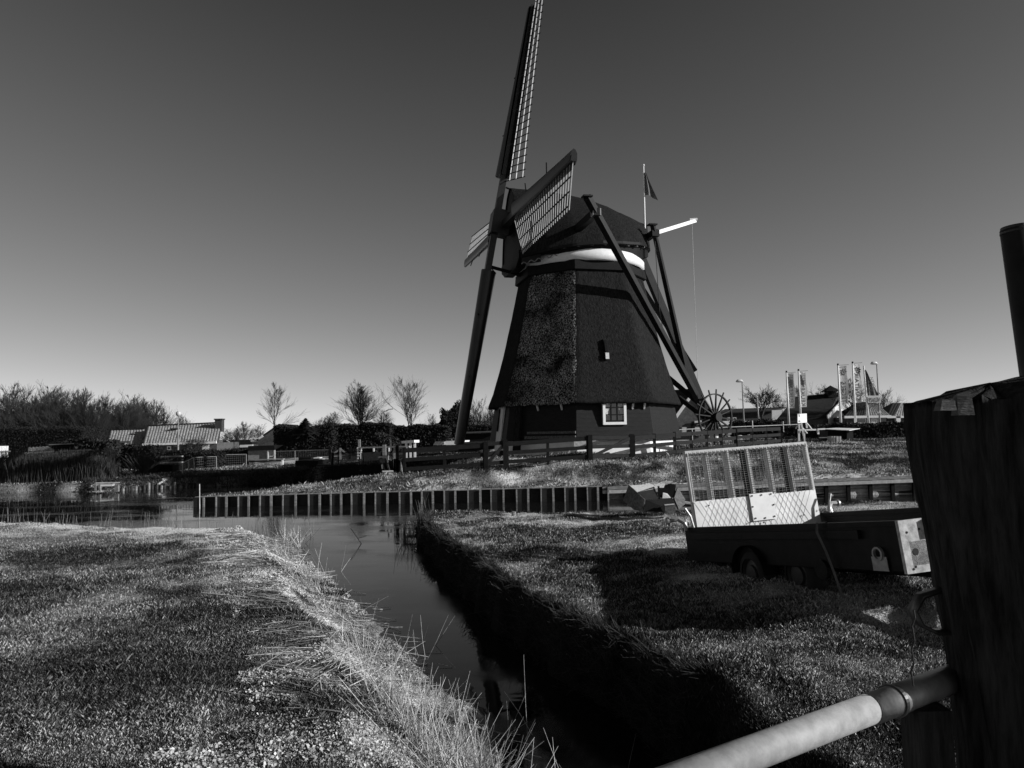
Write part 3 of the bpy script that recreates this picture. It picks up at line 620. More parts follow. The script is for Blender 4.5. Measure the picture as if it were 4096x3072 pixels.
# flag pole, boom, ropes
fp0 = at(2580, 940, 41.4); fp1 = at(2574, 662, 41.4)
fpm = MB().tube([fp0, fp1], [.055, .035], 8).build('flagpole', 'white_paint', mill)
MB().tube([fp1-UZ*.02, fp1+UZ*.07], [.07, .05], 8).build('finial', 'white_paint', fpm)
m = MB(); rows = []
for i in range(13):
    f = i/12; t_ = at(2576+2*f, 690+90*f, 41.4); wdt = .14+.62*f**1.2; row = []
    for j in range(9):
        g = j/8; row.append(t_+V((g*wdt, .10*math.sin(g*9+f*2), -g*g*.38*f)))
    rows.append(row)
m.grid(rows); m.build('flag', 'banner_dark', mill, True)
b0_ = at(2572, 948, 41.2); b1_ = at(2782, 883, 43.0)
MB().beam(b0_, b1_, .17, .22, w1=.13, h1=.2).build('white_boom', 'white_paint', mill)
MB().beam(at(2758, 879, 42.95), at(2788, 877, 43.0), .16, .12).build('boom_tip', 'white_paint', mill)
rt = at(2768, 890, 43.0); MB().tube([rt, V((rt.x+.02, rt.y, 6)), V((rt.x, rt.y, 3.4))], .012, 4).build('rope', 'cloth_pale', mill)
MB().tube([V((rt.x, rt.y, z)) + V((.04*math.sin(z*5), .03*math.cos(z*4), 0)) for z in (5.4, 5.2, 5.0, 4.8, 4.6, 4.4, 4.2)], [.02, .05, .04, .06, .05, .06, .02], 6).build('rope_bundle', 'rubber', mill)
r0_ = SS-UZ*.2+AX*.0; MB().tube([r0_, r0_+V((.25, .5, -4)), at(2650, 1310, 43)], .02, 4).build('chain', 'dark_beam', mill)
# sails ------------------------------------------------
TL = math.radians(9.8); PHI = math.radians(4.03); LL = 12.45
HUB = at(1998, 898, 40.0)
NN = AX*math.cos(TL)+UZ*math.sin(TL); VV = -AX*math.sin(TL)+UZ*math.cos(TL)
hh = HX; ARM = VV*math.cos(PHI)+hh*math.sin(PHI); BRM = -VV*math.sin(PHI)+hh*math.cos(PHI)
MB().beam(HUB-NN*2.6, HUB+NN*.1, .62, .62, w1=.85, h1=.85).build('windshaft', 'sail_dark', mill)
ph = MB(); ph.box(HUB, (1.0, .95, 1.25), ax=(NN, hh, VV)); ph.build('poll_end', 'sail_steel', mill)
MB().box(HUB+ARM*.72+NN*.1, (.7, .62, .12), ax=(NN, hh, VV)).build('poll_flange', 'sail_steel', mill)
def sail(D, T, noff, nlat=27, simple=False):
    """D along the arm, T lattice side in the plane of rotation"""
    O = HUB+NN*noff
    root = MB().beam(O, O+D*LL, .36, .40, up=T, w1=.22, h1=.24).build('sail', 'sail_steel', mill)
    lt = MB(); ln = MB(); r0, r1 = 2.35, 12.35
    def fr(r):
        f = min(1, max(0, (r-r0)/(r1-r0))); tau = math.radians(24-19*f**.8); t = T*math.cos(tau)-NN*math.sin(tau); return t, t.cross(D).normalized()
    for i in range(nlat):
        r = r0+(r1-r0)*i/(nlat-1); t, nn = fr(r); p = O+D*r; lt.beam(p+t*.1, p+t*2.02, .024 if simple else .045, .035, up=nn)
    for wv in (.72, 1.30, 1.88):
        ln = MB()
        for i in range(nlat-1):
            ra = r0-.05+(r1-r0+.1)*i/(nlat-1); rb = r0-.05+(r1-r0+.1)*(i+1)/(nlat-1); ta, na = fr(ra); tb, nb = fr(rb)
            sgn = 1 if na.dot(NN) > 0 else -1
            ln.beam(O+D*ra+ta*wv+na*sgn*.06, O+D*rb+tb*wv+nb*sgn*.06, .035, .05, up=na)
        ln.build('long_lath', 'sail_dark' if simple else 'sail_lath', root)
    lt.build('cross_laths', 'sail_lath' if simple else 'sail_dark', root)
    # streamlined leading edge
    prof = [(.26, -.20), (0, -.26), (-.35, -.24), (-.56, -.13), (-.62, 0), (-.52, .10), (-.25, .17), (.1, .19)]
    if not simple: prof = [(.33, -.30), (0, -.48), (-.35, -.46), (-.6, -.26), (-.68, 0), (-.55, .2), (-.25, .30), (.15, .32)]
    rows = []
    for i in range(11):
        f = i/10; r = 2.7+(12.3-2.7)*f; t, nn = fr(r); sgn = 1 if nn.dot(NN) > 0 else -1; k = 1-.32*f
        rows.append([O+D*r+t*a_*k+nn*sgn*b_*k for a_, b_ in prof])
    mm = MB(); mm.grid(rows); mm.add(rows[0], [tuple(range(8))]); mm.add(rows[-1], [tuple(range(8))[::-1]])
    mm.build('leading_edge', 'sail_steel', root, True)
    bd = MB()   # board flat against the stock on the trailing side
    for i in range(10):
        ra = 2.5+.98*i; rb = ra+.97; ta, na = fr(ra); tb, nb = fr(rb); bd.quad(O+D*ra+ta*.05, O+D*rb+tb*.05, O+D*rb+tb*.42, O+D*ra+ta*.42)
    bd.build('stock_board', 'sail_dark', root)
    for r in (5.2, 8.6): t, nn = fr(r); MB().beam(O+D*r-t*.5, O+D*r-t*.95, .05, .06).build('peg', 'sail_dark', root)
    return root
S1 = sail(ARM, hh*math.cos(PHI)-VV*math.sin(PHI), .22)
S2 = sail(-ARM, -(hh*math.cos(PHI)-VV*math.sin(PHI)), .22)
S3 = sail(BRM, -(VV*math.cos(PHI)+hh*math.sin(PHI)), -.25, simple=True)
S4 = sail(-BRM, (VV*math.cos(PHI)+hh*math.sin(PHI)), -.25, simple=True)
MB().beam(HUB+NN*.2-ARM*2.4, HUB+NN*.2-ARM*2.4-NN*2.3-UZ*.15, .14, .16).build('stock_brake_bar', 'sail_dark', mill)
MB().tube([HUB+ARM*2.1, HUB+ARM*1.9-NN*1.2], .05, 6).build('sail_stay', 'sail_dark', mill)
# ------------------------------------------------------------------ low-loader trailer on the right bank
e1 = V((.26*.9914, -.966*.9914, .1305)).normalized(); e2 = V((.9656, .26, .05)).normalized(); e3 = e1.cross(e2).normalized()
A0 = at(2752, 2124, 11.4); WL, LT, HS = 2.5, 4.25, .44
def tp(a, b, c): return A0+e1*a+e2*b+e3*c        # c=0 is the top of the side walls
tr = thing('trailer', tuple(tp(2.2, 1.2, -.75)), 'dark flat plant trailer with upright wire mesh tail ramp', 'trailer')
def tbox(a, b, c, mb=None): mb = mb or MB(); p = [tp(a[i], b[j], c[k]) for k in (0, 1) for i, j in ((0, 0), (1, 0), (1, 1), (0, 1))]; return mb.hexa(p)
for b in ((-.0, .06), (WL-.06, WL)):
    s_ = tbox((-.1, LT), b, (-HS, 0)).build('side_wall', 'trailer_steel', tr)
    tbox((-.12, LT+.02), (b[0]-.02, b[1]+.02), (.002, .05)).build('top_rail', 'trailer_steel', s_)
    tbox((.1, LT-.5), (b[0]-.045, b[0]-.01), (-.12, -.03)).build('reinforcing_strip', 'trailer_steel', s_)
tbox((-.05, LT), (.065, WL-.065), (-HS-.02, -HS+.04)).build('deck', 'tarred_wood', tr)
hd = tbox((LT-.04, LT+.06), (.065, WL-.065), (-HS+.05, -.16)).build('headboard', 'trailer_steel', tr)
en = tbox((LT+.022, LT+.06), (-.02, .30), (-HS-.02, .05)).build('end_plate', 'trailer_pale', tr)
tbox((LT+.065, LT+.12), (.30, .95), (-.12, .05)).build('front_rail', 'trailer_pale', tr)
tbox((LT+.065, LT+.09), (.45, 1.0), (-HS, -.2)).build('number_board', 'trailer_pale', tr)
hl = MB()
for b_, c_, r_ in ((.06, -.07, .012), (.21, -.05, .012), (.12, -.26, .035), (.06, -.42, .012), (.09, -.40, .012)): hl.tube([tp(LT+.055, b_, c_), tp(LT+.064, b_, c_)], r_, 10)
hl.build('bolt_holes', 'tyre', en)
# wheels: tandem axles hidden below deck; the near one shows
def wheel(a, b, side):
    c = tp(a, b, -HS-.13); w_ = MB(); ax_ = e2*side; rows = []
    for rr, o in ((.20, -.02), (.27, 0), (.30, .04), (.305, .10), (.30, .16), (.27, .2), (.2, .21)):
        rows.append([c-ax_*o+(e1*math.cos(q_)+e3*math.sin(q_))*rr for q_ in [2*math.pi*i/28 for i in range(28)]])
    w_.grid(rows, True); w_ = w_.build('wheel', 'tyre', tr, True)
    r_ = MB(); rows = []
    for rr, o in ((.205, 0), (.19, .005), (.175, .03), (.12, .02), (.11, -.01), (.05, -.015), (.001, -.015)):
        rows.append([c-ax_*o+(e1*math.cos(q_)+e3*math.sin(q_))*rr for q_ in [2*math.pi*i/28 for i in range(28)]])
    r_.grid(rows, True); r_.build('rim', 'rim', w_)
    m_ = MB(); m_.ring(c+ax_*.012, .155, ax_, .02, .01, 24); m_.build('rim_ring', 'galvanised', w_) if False else None
for a in (1.62, 2.38):
    if a > 2: continue
    wheel(a, -.03, -1)
wheel(2.38, .12, -1) ; wheel(1.62, WL+.03, 1); wheel(2.38, WL+.03, 1)
m = MB(); rows = []
for i in range(15):
    q_ = math.pi*i/14; rows.append([tp(1.62+math.cos(q_)*.37, -.09, -HS-.13+math.sin(q_)*.37), tp(1.62+math.cos(q_)*.37, .15, -HS-.13+math.sin(q_)*.37)])
m.grid(rows); m.build('mudguard', 'trailer_steel', tr, True)
tbox((.2, LT+.3), (.75, .87), (-HS-.16, -HS-.03)).build('chassis_beam', 'trailer_steel', tr); tbox((.2, LT+.3), (1.63, 1.75), (-HS-.16, -HS-.03)).build('chassis_beam', 'trailer_steel', tr)
MB().beam(tp(LT-.3, .8, -HS-.12), tp(LT+1.5, 1.25, -HS-.1), .1, .12).build('drawbar', 'trailer_steel', tr); MB().beam(tp(LT-.3, 1.7, -HS-.12), tp(LT+1.5, 1.25, -HS-.1), .1, .12).build('drawbar', 'trailer_steel', tr)
for a in (3.05,): MB().tube([tp(a, -.04, -HS-.02), tp(a, .02, -HS-.02)], .11, 14).build('tie_disc', 'trailer_steel', tr)
# side lamp recess
lm = MB(); lm.ring(tp(3.98, -.035, -.27), .06, -e2, .02, .03, 20); lm = lm.build('marker_lamp', 'galvanised', tr); tbox((3.87, 4.08), (-.03, -.022), (-.44, -.30)).build('label_plate', 'galvanised', lm)
# hooks at the tail corners
for b_, s_ in ((-.05, -1), (WL+.05, 1)):
    h_ = MB(); h_.tube([tp(.05, b_, .0), tp(.02, b_, .12), tp(-.03, b_+s_*.08, .19), tp(-.06, b_+s_*.22, .18)], .035, 8); h_.tube([tp(-.06, b_+s_*.215, .18), tp(-.065, b_+s_*.25, .18)], .055, 12)
    h_.tube([tp(.12, b_-s_*.1, .0), tp(.12, b_-s_*.06, .22), tp(.10, b_-s_*.0, .34)], .018, 6); h_.build('tail_hook', 'galvanised', tr)
# strap over the side
m = MB(); rows = []
sp_ = [(3.25, .25, -.38), (3.2, .1, -.05), (3.18, .03, .06), (3.16, -.07, .06), (3.17, -.1, -.04), (3.23, -.07, -.25), (3.30, -.07, -.46), (3.37, -.09, -.62), (3.45, -.12, -.74)]
for a, b, c in sp_: rows.append([tp(a-.022, b, c), tp(a+.022, b, c)])
m.grid(rows); m.build('strap', 'strap_web', tr, True)
# tail ramp, hinged at the back, leaning slightly outward
RH = 1.22; RW0, RW1 = .16, WL-.12
rx = (e3-e1*.02).normalized()
def rp(b, c, o=0): return tp(-.02, b, .0)+rx*c-e1*o+e1*0
def rbox(b0, b1, c0, c1, o0=0, o1=.05, mb=None):
    mb = mb or MB(); return mb.hexa([rp(b0, c0, o0), rp(b1, c0, o0), rp(b1, c0, o1), rp(b0, c0, o1), rp(b0, c1, o0), rp(b1, c1, o0), rp(b1, c1, o1), rp(b0, c1, o1)])
ra_ = rbox(RW0, RW1, RH-.055, RH, 0, .07); rbox(RW0, RW0+.05, -.1, RH-.056, 0, .07, ra_); rbox(RW1-.05, RW1, -.1, RH-.056, 0, .07, ra_)
ra_ = ra_.build('tail_ramp', 'ramp_frame', tr)
pl_ = MB(); nx_, nz_ = 60, 14
rows = [[rp(RW0+.01+(RW1-RW0-.02)*i/nx_, -.35+.78*j/nz_, -.012-.003*math.sin(i/nx_*math.pi*7)) for i in range(nx_+1)] for j in range(nz_+1)]
pl_.grid(rows); pl_.build('chequer_plate', 'ramp_plate', ra_, True)
tr_b = MB()
for sgn in (1, -1):
    for i in range(-6, 30):
        b0_ = RW0+.02+i*.095; cc0, cc1 = -.1, .42
        ba, bb_ = (b0_, b0_+.52*.55) if sgn > 0 else (b0_+.52*.55, b0_); lo_, hi_ = RW0+.02, RW1-.02
        pa, pb = (ba, cc0), (bb_, cc1)
        if min(ba, bb_) < lo_ or max(ba, bb_) > hi_: continue
        tr_b.beam(rp(pa[0], pa[1], -.0165), rp(pb[0], pb[1], -.0165), .005, .002)
tr_b.build('tread_pattern', 'aluminium_plate', ra_)
bb = RW0+.44*(RW1-RW0)
np_ = rbox(bb, bb+.42, .04, .46, -.03, -.045).build('number_plate', 'aluminium_plate', ra_)
bo = MB()
for b_, c_ in ((.04, .04), (.21, .03), (.38, .04), (.02, .22), (.40, .22), (.04, .39), (.21, .39), (.38, .39)): p_ = rp(bb+b_, .04+c_, -.046); bo.tube([p_, p_+e1*.012], .013, 8)
for b_, c_ in ((.25, .35), (.42, -.02), (1.15, .0), (.9, .02), (1.9, .05), (2.2, .1)): p_ = rp(RW0+b_, c_, -.03); bo.tube([p_, p_+e1*.01], .011, 8)
bo.build('bolts', 'rubber', ra_)
for i in range(1, 6):
    b_ = RW0+(RW1-RW0)*(i-.12)/6+.02; rbox(b_, b_+.045, .4, RH-.056, .005, .13).build('upright_bar', 'ramp_frame', ra_)
    if i in (3, 5):
        u_ = MB(); rows = []
        for kk in range(13): rows.append([rp(b_-.10, .3+(RH-.4)*kk/12, .075), rp(b_-.005, .3+(RH-.4)*kk/12, .055)])
        rbox(b_-.10, b_-.012, .3, RH-.06, .055, .075).build('perforated_channel', 'tarred_wood', ra_)
me_ = MB(); k = 0
n_h = 20
for i in range(n_h): c_ = .45+(RH-.06-.45)*(i+.5)/n_h; me_.tube([rp(RW0+.04, c_, -.008), rp(RW1-.04, c_, -.008)], .0038, 4)
n_v = 31
for i in range(n_v):
    b_ = RW0+.05+(RW1-RW0-.1)*i/(n_v-1); me_.tube([rp(b_, .42, -.014), rp(b_, RH-.03, -.014)], .0038, 4)
    me_.beam(rp(b_, RH-.085, -.02), rp(b_, RH-.035, -.02), .014, .012)
me_.build('wire_mesh', 'mesh_wire', ra_)
# ------------------------------------------------------------------ excavator grab on the bank
gb = thing('excavator_grab', tuple(at(2610, 2060, 19.3)), 'rusty clamshell digger grab dusted with frost at the canal edge', 'digger bucket')
def gp(x, y, Y): return at(x, y, Y)
def shell(pa, name_m, thick=.04):
    m = MB(); n = V((0, 0, 0)); p = [V(q) for q in pa]; n = (p[1]-p[0]).cross(p[2]-p[0]).normalized()*thick; m.prism(p, n); return m
# left side plate (pentagon), facing left-front
Lf = [gp(2519, 1942, 19.6), gp(2496, 2005, 19.5), gp(2538, 2040, 19.0), gp(2576, 2045, 18.6), gp(2582, 2000, 18.5)]
shell(Lf, 0).build('side_plate', 'rust', gb)
Rt = [gp(2706, 1952, 19.9), gp(2692, 1995, 19.0), gp(2710, 2040, 18.7), gp(2735, 2020, 19.3), gp(2736, 2000, 19.8)]
shell(Rt, 0).build('side_plate', 'rust', gb)
m = MB(); m.quad(gp(2519, 1942, 19.6), gp(2608, 1936, 20.1), gp(2634, 1952, 19.6), gp(2550, 1968, 19.0)); m.build('frosted_plate', 'frost', gb)
m = MB(); m.quad(gp(2550, 1968, 19.0), gp(2617, 1946, 19.65), gp(2634, 1996, 18.9), gp(2582, 1999, 18.6)); m.build('shell_plate', 'steel_pile', gb)
m = MB(); m.quad(gp(2582, 1999, 18.55), gp(2692, 1994, 18.9), gp(2700, 2045, 18.6), gp(2576, 2048, 18.5)); m.build('shell_front', 'tarred_wood', gb)
m = MB(); rows = [[gp(2634+70*i/6, 1938+3*math.sin(i), 20.1) for i in range(7)], [gp(2636+66*i/6, 1962, 19.7) for i in range(7)], [gp(2636+60*i/6, 1990, 19.1) for i in range(7)]]; m.grid(rows); m.build('shell_back', 'tarred_wood', gb)
m = MB(); m.quad(gp(2612, 1935, 20.08), gp(2662, 1934, 20.08), gp(2655, 1951, 19.65), gp(2630, 1951, 19.65)); m.build('frosted_plate', 'frost', gb)
m = MB(); m.quad(gp(2652, 1970, 19.3), gp(2670, 1974, 19.3), gp(2684, 1992, 18.85), gp(2650, 1993, 18.85)); m.build('snow_patch', 'frost', gb)
m = MB(); m.beam(gp(2634, 1948, 19.5), gp(2640, 2040, 18.5), .05, .06); m.build('hinge_pin', 'tarred_wood', gb)
m = MB(); m.box(gp(2678, 2035, 18.4), (.26, .2, .22)); b_ = m.build('mounting_block', 'rust', gb); MB().beam(gp(2658, 2020, 18.32), gp(2697, 2016, 18.32), .06, .02).build('frost_rim', 'frost', b_)
MB().beam(at(2735, 2009, 20.3), at(2800, 2017, 20.3), .25, .05).build('plank', 'pale_wood', label='pale loose plank lying right of the digger grab', cat='plank')
# ------------------------------------------------------------------ foreground: timber post, pipe rail, steel pole
PY = 3.2
def pp(x, y, Y=PY): return at(x, y, Y)
pc_t = pp(3615, 1600); pc_b = atz(3790, 2750, .9)
m = MB(); rows = []; NA = 72; rad = .334
top_z = 2.875
EL = [(1600, 3614), (1700, 3618), (1800, 3626), (1950, 3652), (2100, 3682), (2250, 3708), (2400, 3730), (2550, 3758), (2650, 3776), (2760, 3790), (3300, 3850)]
for i in range(60):
    y_ = 1575+(3500-1575)*i/59; xl = interp(y_, [(a, b) for a, b in EL]); p = pp(xl, y_); c = p+V((rad*1.14+.015, .03, 0)); row = []
    for k in range(NA):
        a = 2*math.pi*k/NA; g = .022*(float(vn(a*9, p.z*.35, .33))-.5)*2+.05*(-max(0, 1-abs(((a*13/math.pi/2+.7*float(vn(a*2, p.z*.5, .6))) % 1)-.5)*6)) ; g += .006*(float(vn(a*40, p.z*2, .3))-.5)
        r_ = rad+g; z = p.z
        if i == 0: z = top_z+.01+.075*math.cos(a)-.05*float(vn(a*6, 3, .5))-.008*float(vn(a*19, 8, .5))
        row.append(V((c.x+r_*math.cos(a), c.y+r_*math.sin(a)*.9, z)))
    rows.append(row)
# uneven weathered top
c0 = sum(rows[0], V((0, 0, 0)))/NA; rows = rows[::-1]
for rr in (.97, .85, .6, .3, .0):
    rows.append([c0+V(((q.x-c0.x)*rr, (q.y-c0.y)*rr, (q.z-c0.z)*rr+.028*(1-rr)+.022*(float(vn(q.x*5, q.y*5, .16))-.4))) for k_, q in enumerate(rows[59])])
m.grid(rows, True)
post = m.build('mooring_post', 'post_wood', None, True, origin=(2.1, 3.25, .8), label='massive weathered timber post filling the right foreground', cat='post')
m = MB(); sx = pp(3858, 1560, 2.93); m.hexa([sx+V(q) for q in ((-.03, 0, -.1), (.03, -.01, -.1), (.03, .04, -.1), (-.03, .05, -.1), (-.025, .01, -.015), (.024, 0, .0), (.022, .03, -.006), (-.02, .04, -.02))]); m.hexa([sx+V((-.10, 0, -.08)), sx+V((-.035, 0, -.08)), sx+V((-.035, .05, -.08)), sx+V((-.10, .05, -.08)), sx+V((-.09, 0, -.035)), sx+V((-.04, .0, -.04)), sx+V((-.04, .04, -.045)), sx+V((-.09, .04, -.04))])
m.build('split_wood', 'weathered', post)
# steel pole behind the post
pt = at(4068, 915, 3.4); pb = pt+V((.13, .0, -2.6)); pb = at(4068+82, 1500, 3.4); d_ = (pb-pt).normalized()
sp2 = MB().tube([pt, pt+d_*3.0], .07, 24).build('steel_pole', 'pole_steel', None, True, origin=tuple(pt), label='round dark steel pole rising behind the timber post', cat='pole')
MB().tube([pt+UZ*.012, pt+d_*.02], [.066, .072], 24).build('cap', 'pole_steel', sp2)
# pipe rail
PZ = 1.60
q0 = atz(3700, 2752, PZ); q1 = atz(3167, 2953, PZ); dq = (q0-q1).normalized(); qn = q1-dq*1.15
prail = MB().tube([qn, q1, q0-dq*.22], .056, 28).build('pipe_rail', 'pipe_paint', None, True, origin=tuple(q1), label='pale galvanised pipe rail crossing the bottom right corner', cat='pipe')
qs = atz(3560, 2808, PZ); MB().tube([qs-dq*.14, qs+dq*.5], .0585, 28).build('coupling', 'galvanised', prail, True)
MB().ring(qs+dq*.02, .06, dq, .012, .02, 32).build('collar_ring', 'pole_steel', prail)
pst = V((qs.x+.16, qs.y+.02, 0)); MB().beam((pst.x+.02, pst.y+.05, .6), (pst.x+.02, pst.y+.05, PZ-.04), .14, .14).build('rail_post', 'post_wood', prail)
# bent steel hook and wire
hk = MB(); c = at(3735, 2440, 3.3); pts = [c+V((.12, 0, .085)), c+V((.03, 0, .08)), c+V((-.05, 0, .055)), c+V((-.085, 0, 0)), c+V((-.06, 0, -.055)), c+V((0, 0, -.085)), c+V((.12, 0, -.09))]
rows = []
for p in pts: d = (p-c).normalized(); rows.append([p-V((0, .03, 0)), p+V((0, .03, 0)), p+V((0, .03, 0))+d*.018, p-V((0, .03, 0))+d*.018])
hk.grid(rows, True); hk = hk.build('steel_hook', 'pole_steel', None, True, origin=tuple(c), label='bent flat steel hook sticking out left of the timber post', cat='hook')
w0 = at(3655, 2440, 2.85); w1_ = at(3648, 2745, 2.95)
MB().tube([w0.lerp(w1_, i/10)+V((.006*math.sin(i*2.1), 0, 0)) for i in range(11)], .0035, 5).build('hanging_wire', 'rubber', hk)
# ------------------------------------------------------------------ fences
def fence_run(pts, label, hts, gate=None, board='fence_wood'):
    f = thing('board_fence', tuple(pts[0]), label, 'fence', 'dark board fences along the mill bank')
    for i in range(len(pts)-1):
        a, b = V(pts[i]), V(pts[i+1]); n = max(1, round((b-a).length/1.7)); ha, hb = hts[i], hts[i+1]
        dd = (b-a).normalized(); s = V((dd.y, -dd.x, 0))*.05; s = s if s.y < 0 else -s
        for j, (fa, th) in enumerate(((.90, .20), (.53, .17), (.16, .17))):
            MB().beam(a+s+UZ*(ha*fa), b+s+UZ*(hb*fa), .035, th, up=UZ).build('rail_board', board, f)
        for k in range(n+1):
            if k == 0 and i > 0: continue
            p = a.lerp(b, k/n); h_ = ha+(hb-ha)*k/n; MB().beam(p-UZ*.2, p+UZ*(h_+.03), .13, .12).build('post', board, f)
    return f
F = [at(1618, 1893, 33.0), at(1932, 1876, 33.3)]
fence_run([at(1618, 1893, 33.0), at(1938, 1872, 33.3)], 'dark board fence left of the mill, ending at the white hoist frame', [1.12, 1.12])
fence_run([at(2030, 1862, 33.6), at(2352, 1842, 34)], 'dark board fence in front of the shaded mill base', [1.08, 1.12])
fence_run([at(2536, 1838, 35.3), at(2700, 1822, 36.6), at(2942, 1792, 41)], 'dark board fence below the mill tail, right of the gate', [1.12, 1.14, 1.05])
fence_run([at(2946, 1790, 41), at(3120, 1772, 44.5)], 'last dark board fence section behind the trailer ramp', [1.05, .95])
def gate(p0, p1, h_, label):
    g = thing('field_gate', tuple(p0), label, 'gate', 'dark field gates in the mill fence')
    a, b = V(p0), V(p1)
    for fa in (.92, .55, .16): MB().beam(a+UZ*h_*fa, b+UZ*h_*fa, .04, .17).build('gate_board', 'fence_wood', g)
    MB().beam(a+UZ*.15+V((0, -.05, 0)), b+UZ*h_*.9+V((0, -.05, 0)), .03, .14).build('diagonal_brace', 'fence_wood', g)
    for p in (a, b): MB().beam(p+V((0, -.06, -.15)), p+V((0, -.06, h_+.05)), .2, .12).build('gate_post', 'fence_wood', g)
gate(at(1945, 1872, 33.3), at(2022, 1864, 33.5), 1.15, 'narrow dark gate between fences left of the mill door')
gate(at(2362, 1842, 34.0), at(2528, 1836, 35.2), 1.13, 'wide dark gate with diagonal brace below the white window')
# bricks and white blocks behind the fence near the mill
def blk(x, y, Y, sz, m, name, label, cat, rz=0, **kw):
    p = at(x, y, Y); return MB().box(p+UZ*sz[2]/2, sz, rz).build(name, m, None, origin=tuple(p), label=label, cat=cat, **kw)
MB().box(at(2343, 1783, 34.9)+UZ*.06, (1.15, .4, .34)).build('stone_block', 'old_white_paint', None, label='pale stone block behind the fence beside the gate', cat='block')
# ------------------------------------------------------------------ sluice and hoist frame
sl = thing('sluice', tuple(at(1550, 1918, 35.3)), 'small sluice with pale paddles and timber posts left of the fence', 'sluice')
bp_ = at(1551, 1922, 34.7); MB().box(bp_+UZ*.22, (.52, .42, .42), rz=.25).build('concrete_block', 'concrete', sl); MB().box(bp_+UZ*.44, (.50, .40, .02), rz=.25).build('frosted_top', 'frost', sl)
for x0, y0, x1, y1, w_ in ((1580, 1905, 1578, 1786, .10), (1591, 1906, 1589, 1780, .13), (1600, 1838, 1608, 1905, .10), (1596, 1905, 1594, 1840, .2), (1583, 1835, 1583, 1905, .18)):
    MB().beam(at(x0, y0, 35), at(x1, y1, 35), w_, .12).build('post', 'grey_wood' if w_ < .11 else 'tarred_wood', sl)
MB().beam(at(1517, 1828, 35.4), at(1565, 1829, 35.1), .18, .06).build('top_beam', 'galvanised', sl)
for x0, y0, y1, w_, mt in ((1523, 1835, 1852, .13, 'rust'), (1533, 1835, 1850, .12, 'rust'), (1549, 1832, 1850, .07, 'old_white_paint'), (1562, 1830, 1842, .09, 'old_white_paint'), (1527, 1858, 1876, .06, 'old_white_paint')):
    MB().beam(at(x0, y0, 35.1), at(x0+3, y1, 35.1), w_, .05).build('paddle', mt, sl)
MB().beam(at(1519, 1835, 35.3), at(1540, 1890, 35.3), .3, .06).build('gate_leaf', 'tarred_wood', sl); MB().beam(at(1549, 1855, 35.2), at(1560, 1892, 35.2), .22, .05).build('gate_leaf', 'rust', sl)
MB().tube([at(1553, 1840, 35), at(1553, 1808, 35)], .04, 8).build('spindle', 'grey_wood', sl)
hf = thing('hoist_frame', tuple(at(1642, 1880, 34.6)), 'white painted hoist frame with three short uprights above the fence', 'frame')
MB().beam(at(1616, 1769, 35.3), at(1667, 1765, 34.6), .3, .12).build('top_beam', 'white_paint', hf)
for x_ in (1625, 1642, 1659):
    MB().beam(at(x_, 1771, 34.9), at(x_+1, 1837, 34.9), .10, .09, up=(0, 1, 0)).build('upright', 'white_paint', hf)
# ------------------------------------------------------------------ background buildings
def lerp3(a, b, t): return a+(b-a)*t
def tiled_roof(name, eL, eR, rR, rL, parent, m='roof_tile', pitch=.28, amp=.035, thick=.1):
    """real pantile relief on the plane eL-eR-rR-rL"""
    eL, eR, rR, rL = map(V, (eL, eR, rR, rL)); n = (eR-eL).cross(rL-eL).normalized(); n = n if n.z > 0 else -n
    L_ = (eR-eL).length; cols = max(2, int(L_/pitch)); S_ = (rL-eL).length; rowsN = max(2, int(S_/.34)); mb = MB(); rows = []
    for j in range(rowsN):
        for e_ in (0, 1):
            f = (j+e_*.999)/rowsN; a = eL.lerp(rL, f); b = eR.lerp(rR, f); lift = .035*(1-e_)
            rows.append([a.lerp(b, i/(cols*4))+n*(amp*(abs(math.sin(i*math.pi/4))*1.6-.5)+lift+random.uniform(-.004, .004)) for i in range(cols*4+1)])
    mb.grid(rows); return mb.build(name, m, parent)
def wallq(a, b, z, name, m, parent, t=.2):
    a, b = V(a), V(b); return MB().hexa([V((a.x, a.y, z)), V((b.x, b.y, z)), V((b.x, b.y+t, z)), V((a.x, a.y+t, z)), V((a.x, a.y, a.z)), V((b.x, b.y, b.z)), V((b.x, b.y+t, b.z)), V((a.x, a.y+t, a.z))]).build(name, m, parent)
def win(x0, y0, x1, y1, Y, parent, m='glass', fm='white_paint', name='window'):
    a, b, c, d = at(x0, y1, Y), at(x1, y1, Y), at(x1, y0, Y), at(x0, y0, Y); t = V((0, -.04, 0)); mb = MB()
    o = MB(); o.prism([a, b, c, d], V((0, .06, 0))); w_ = o.build(name, fm, parent); k = .09
    i_ = [a+V((k, -.01, k)), b+V((-k, -.01, k)), c+V((-k, -.01, -k)), d+V((k, -.01, -k))]; MB().quad(*i_).build('pane', m, w_); return w_
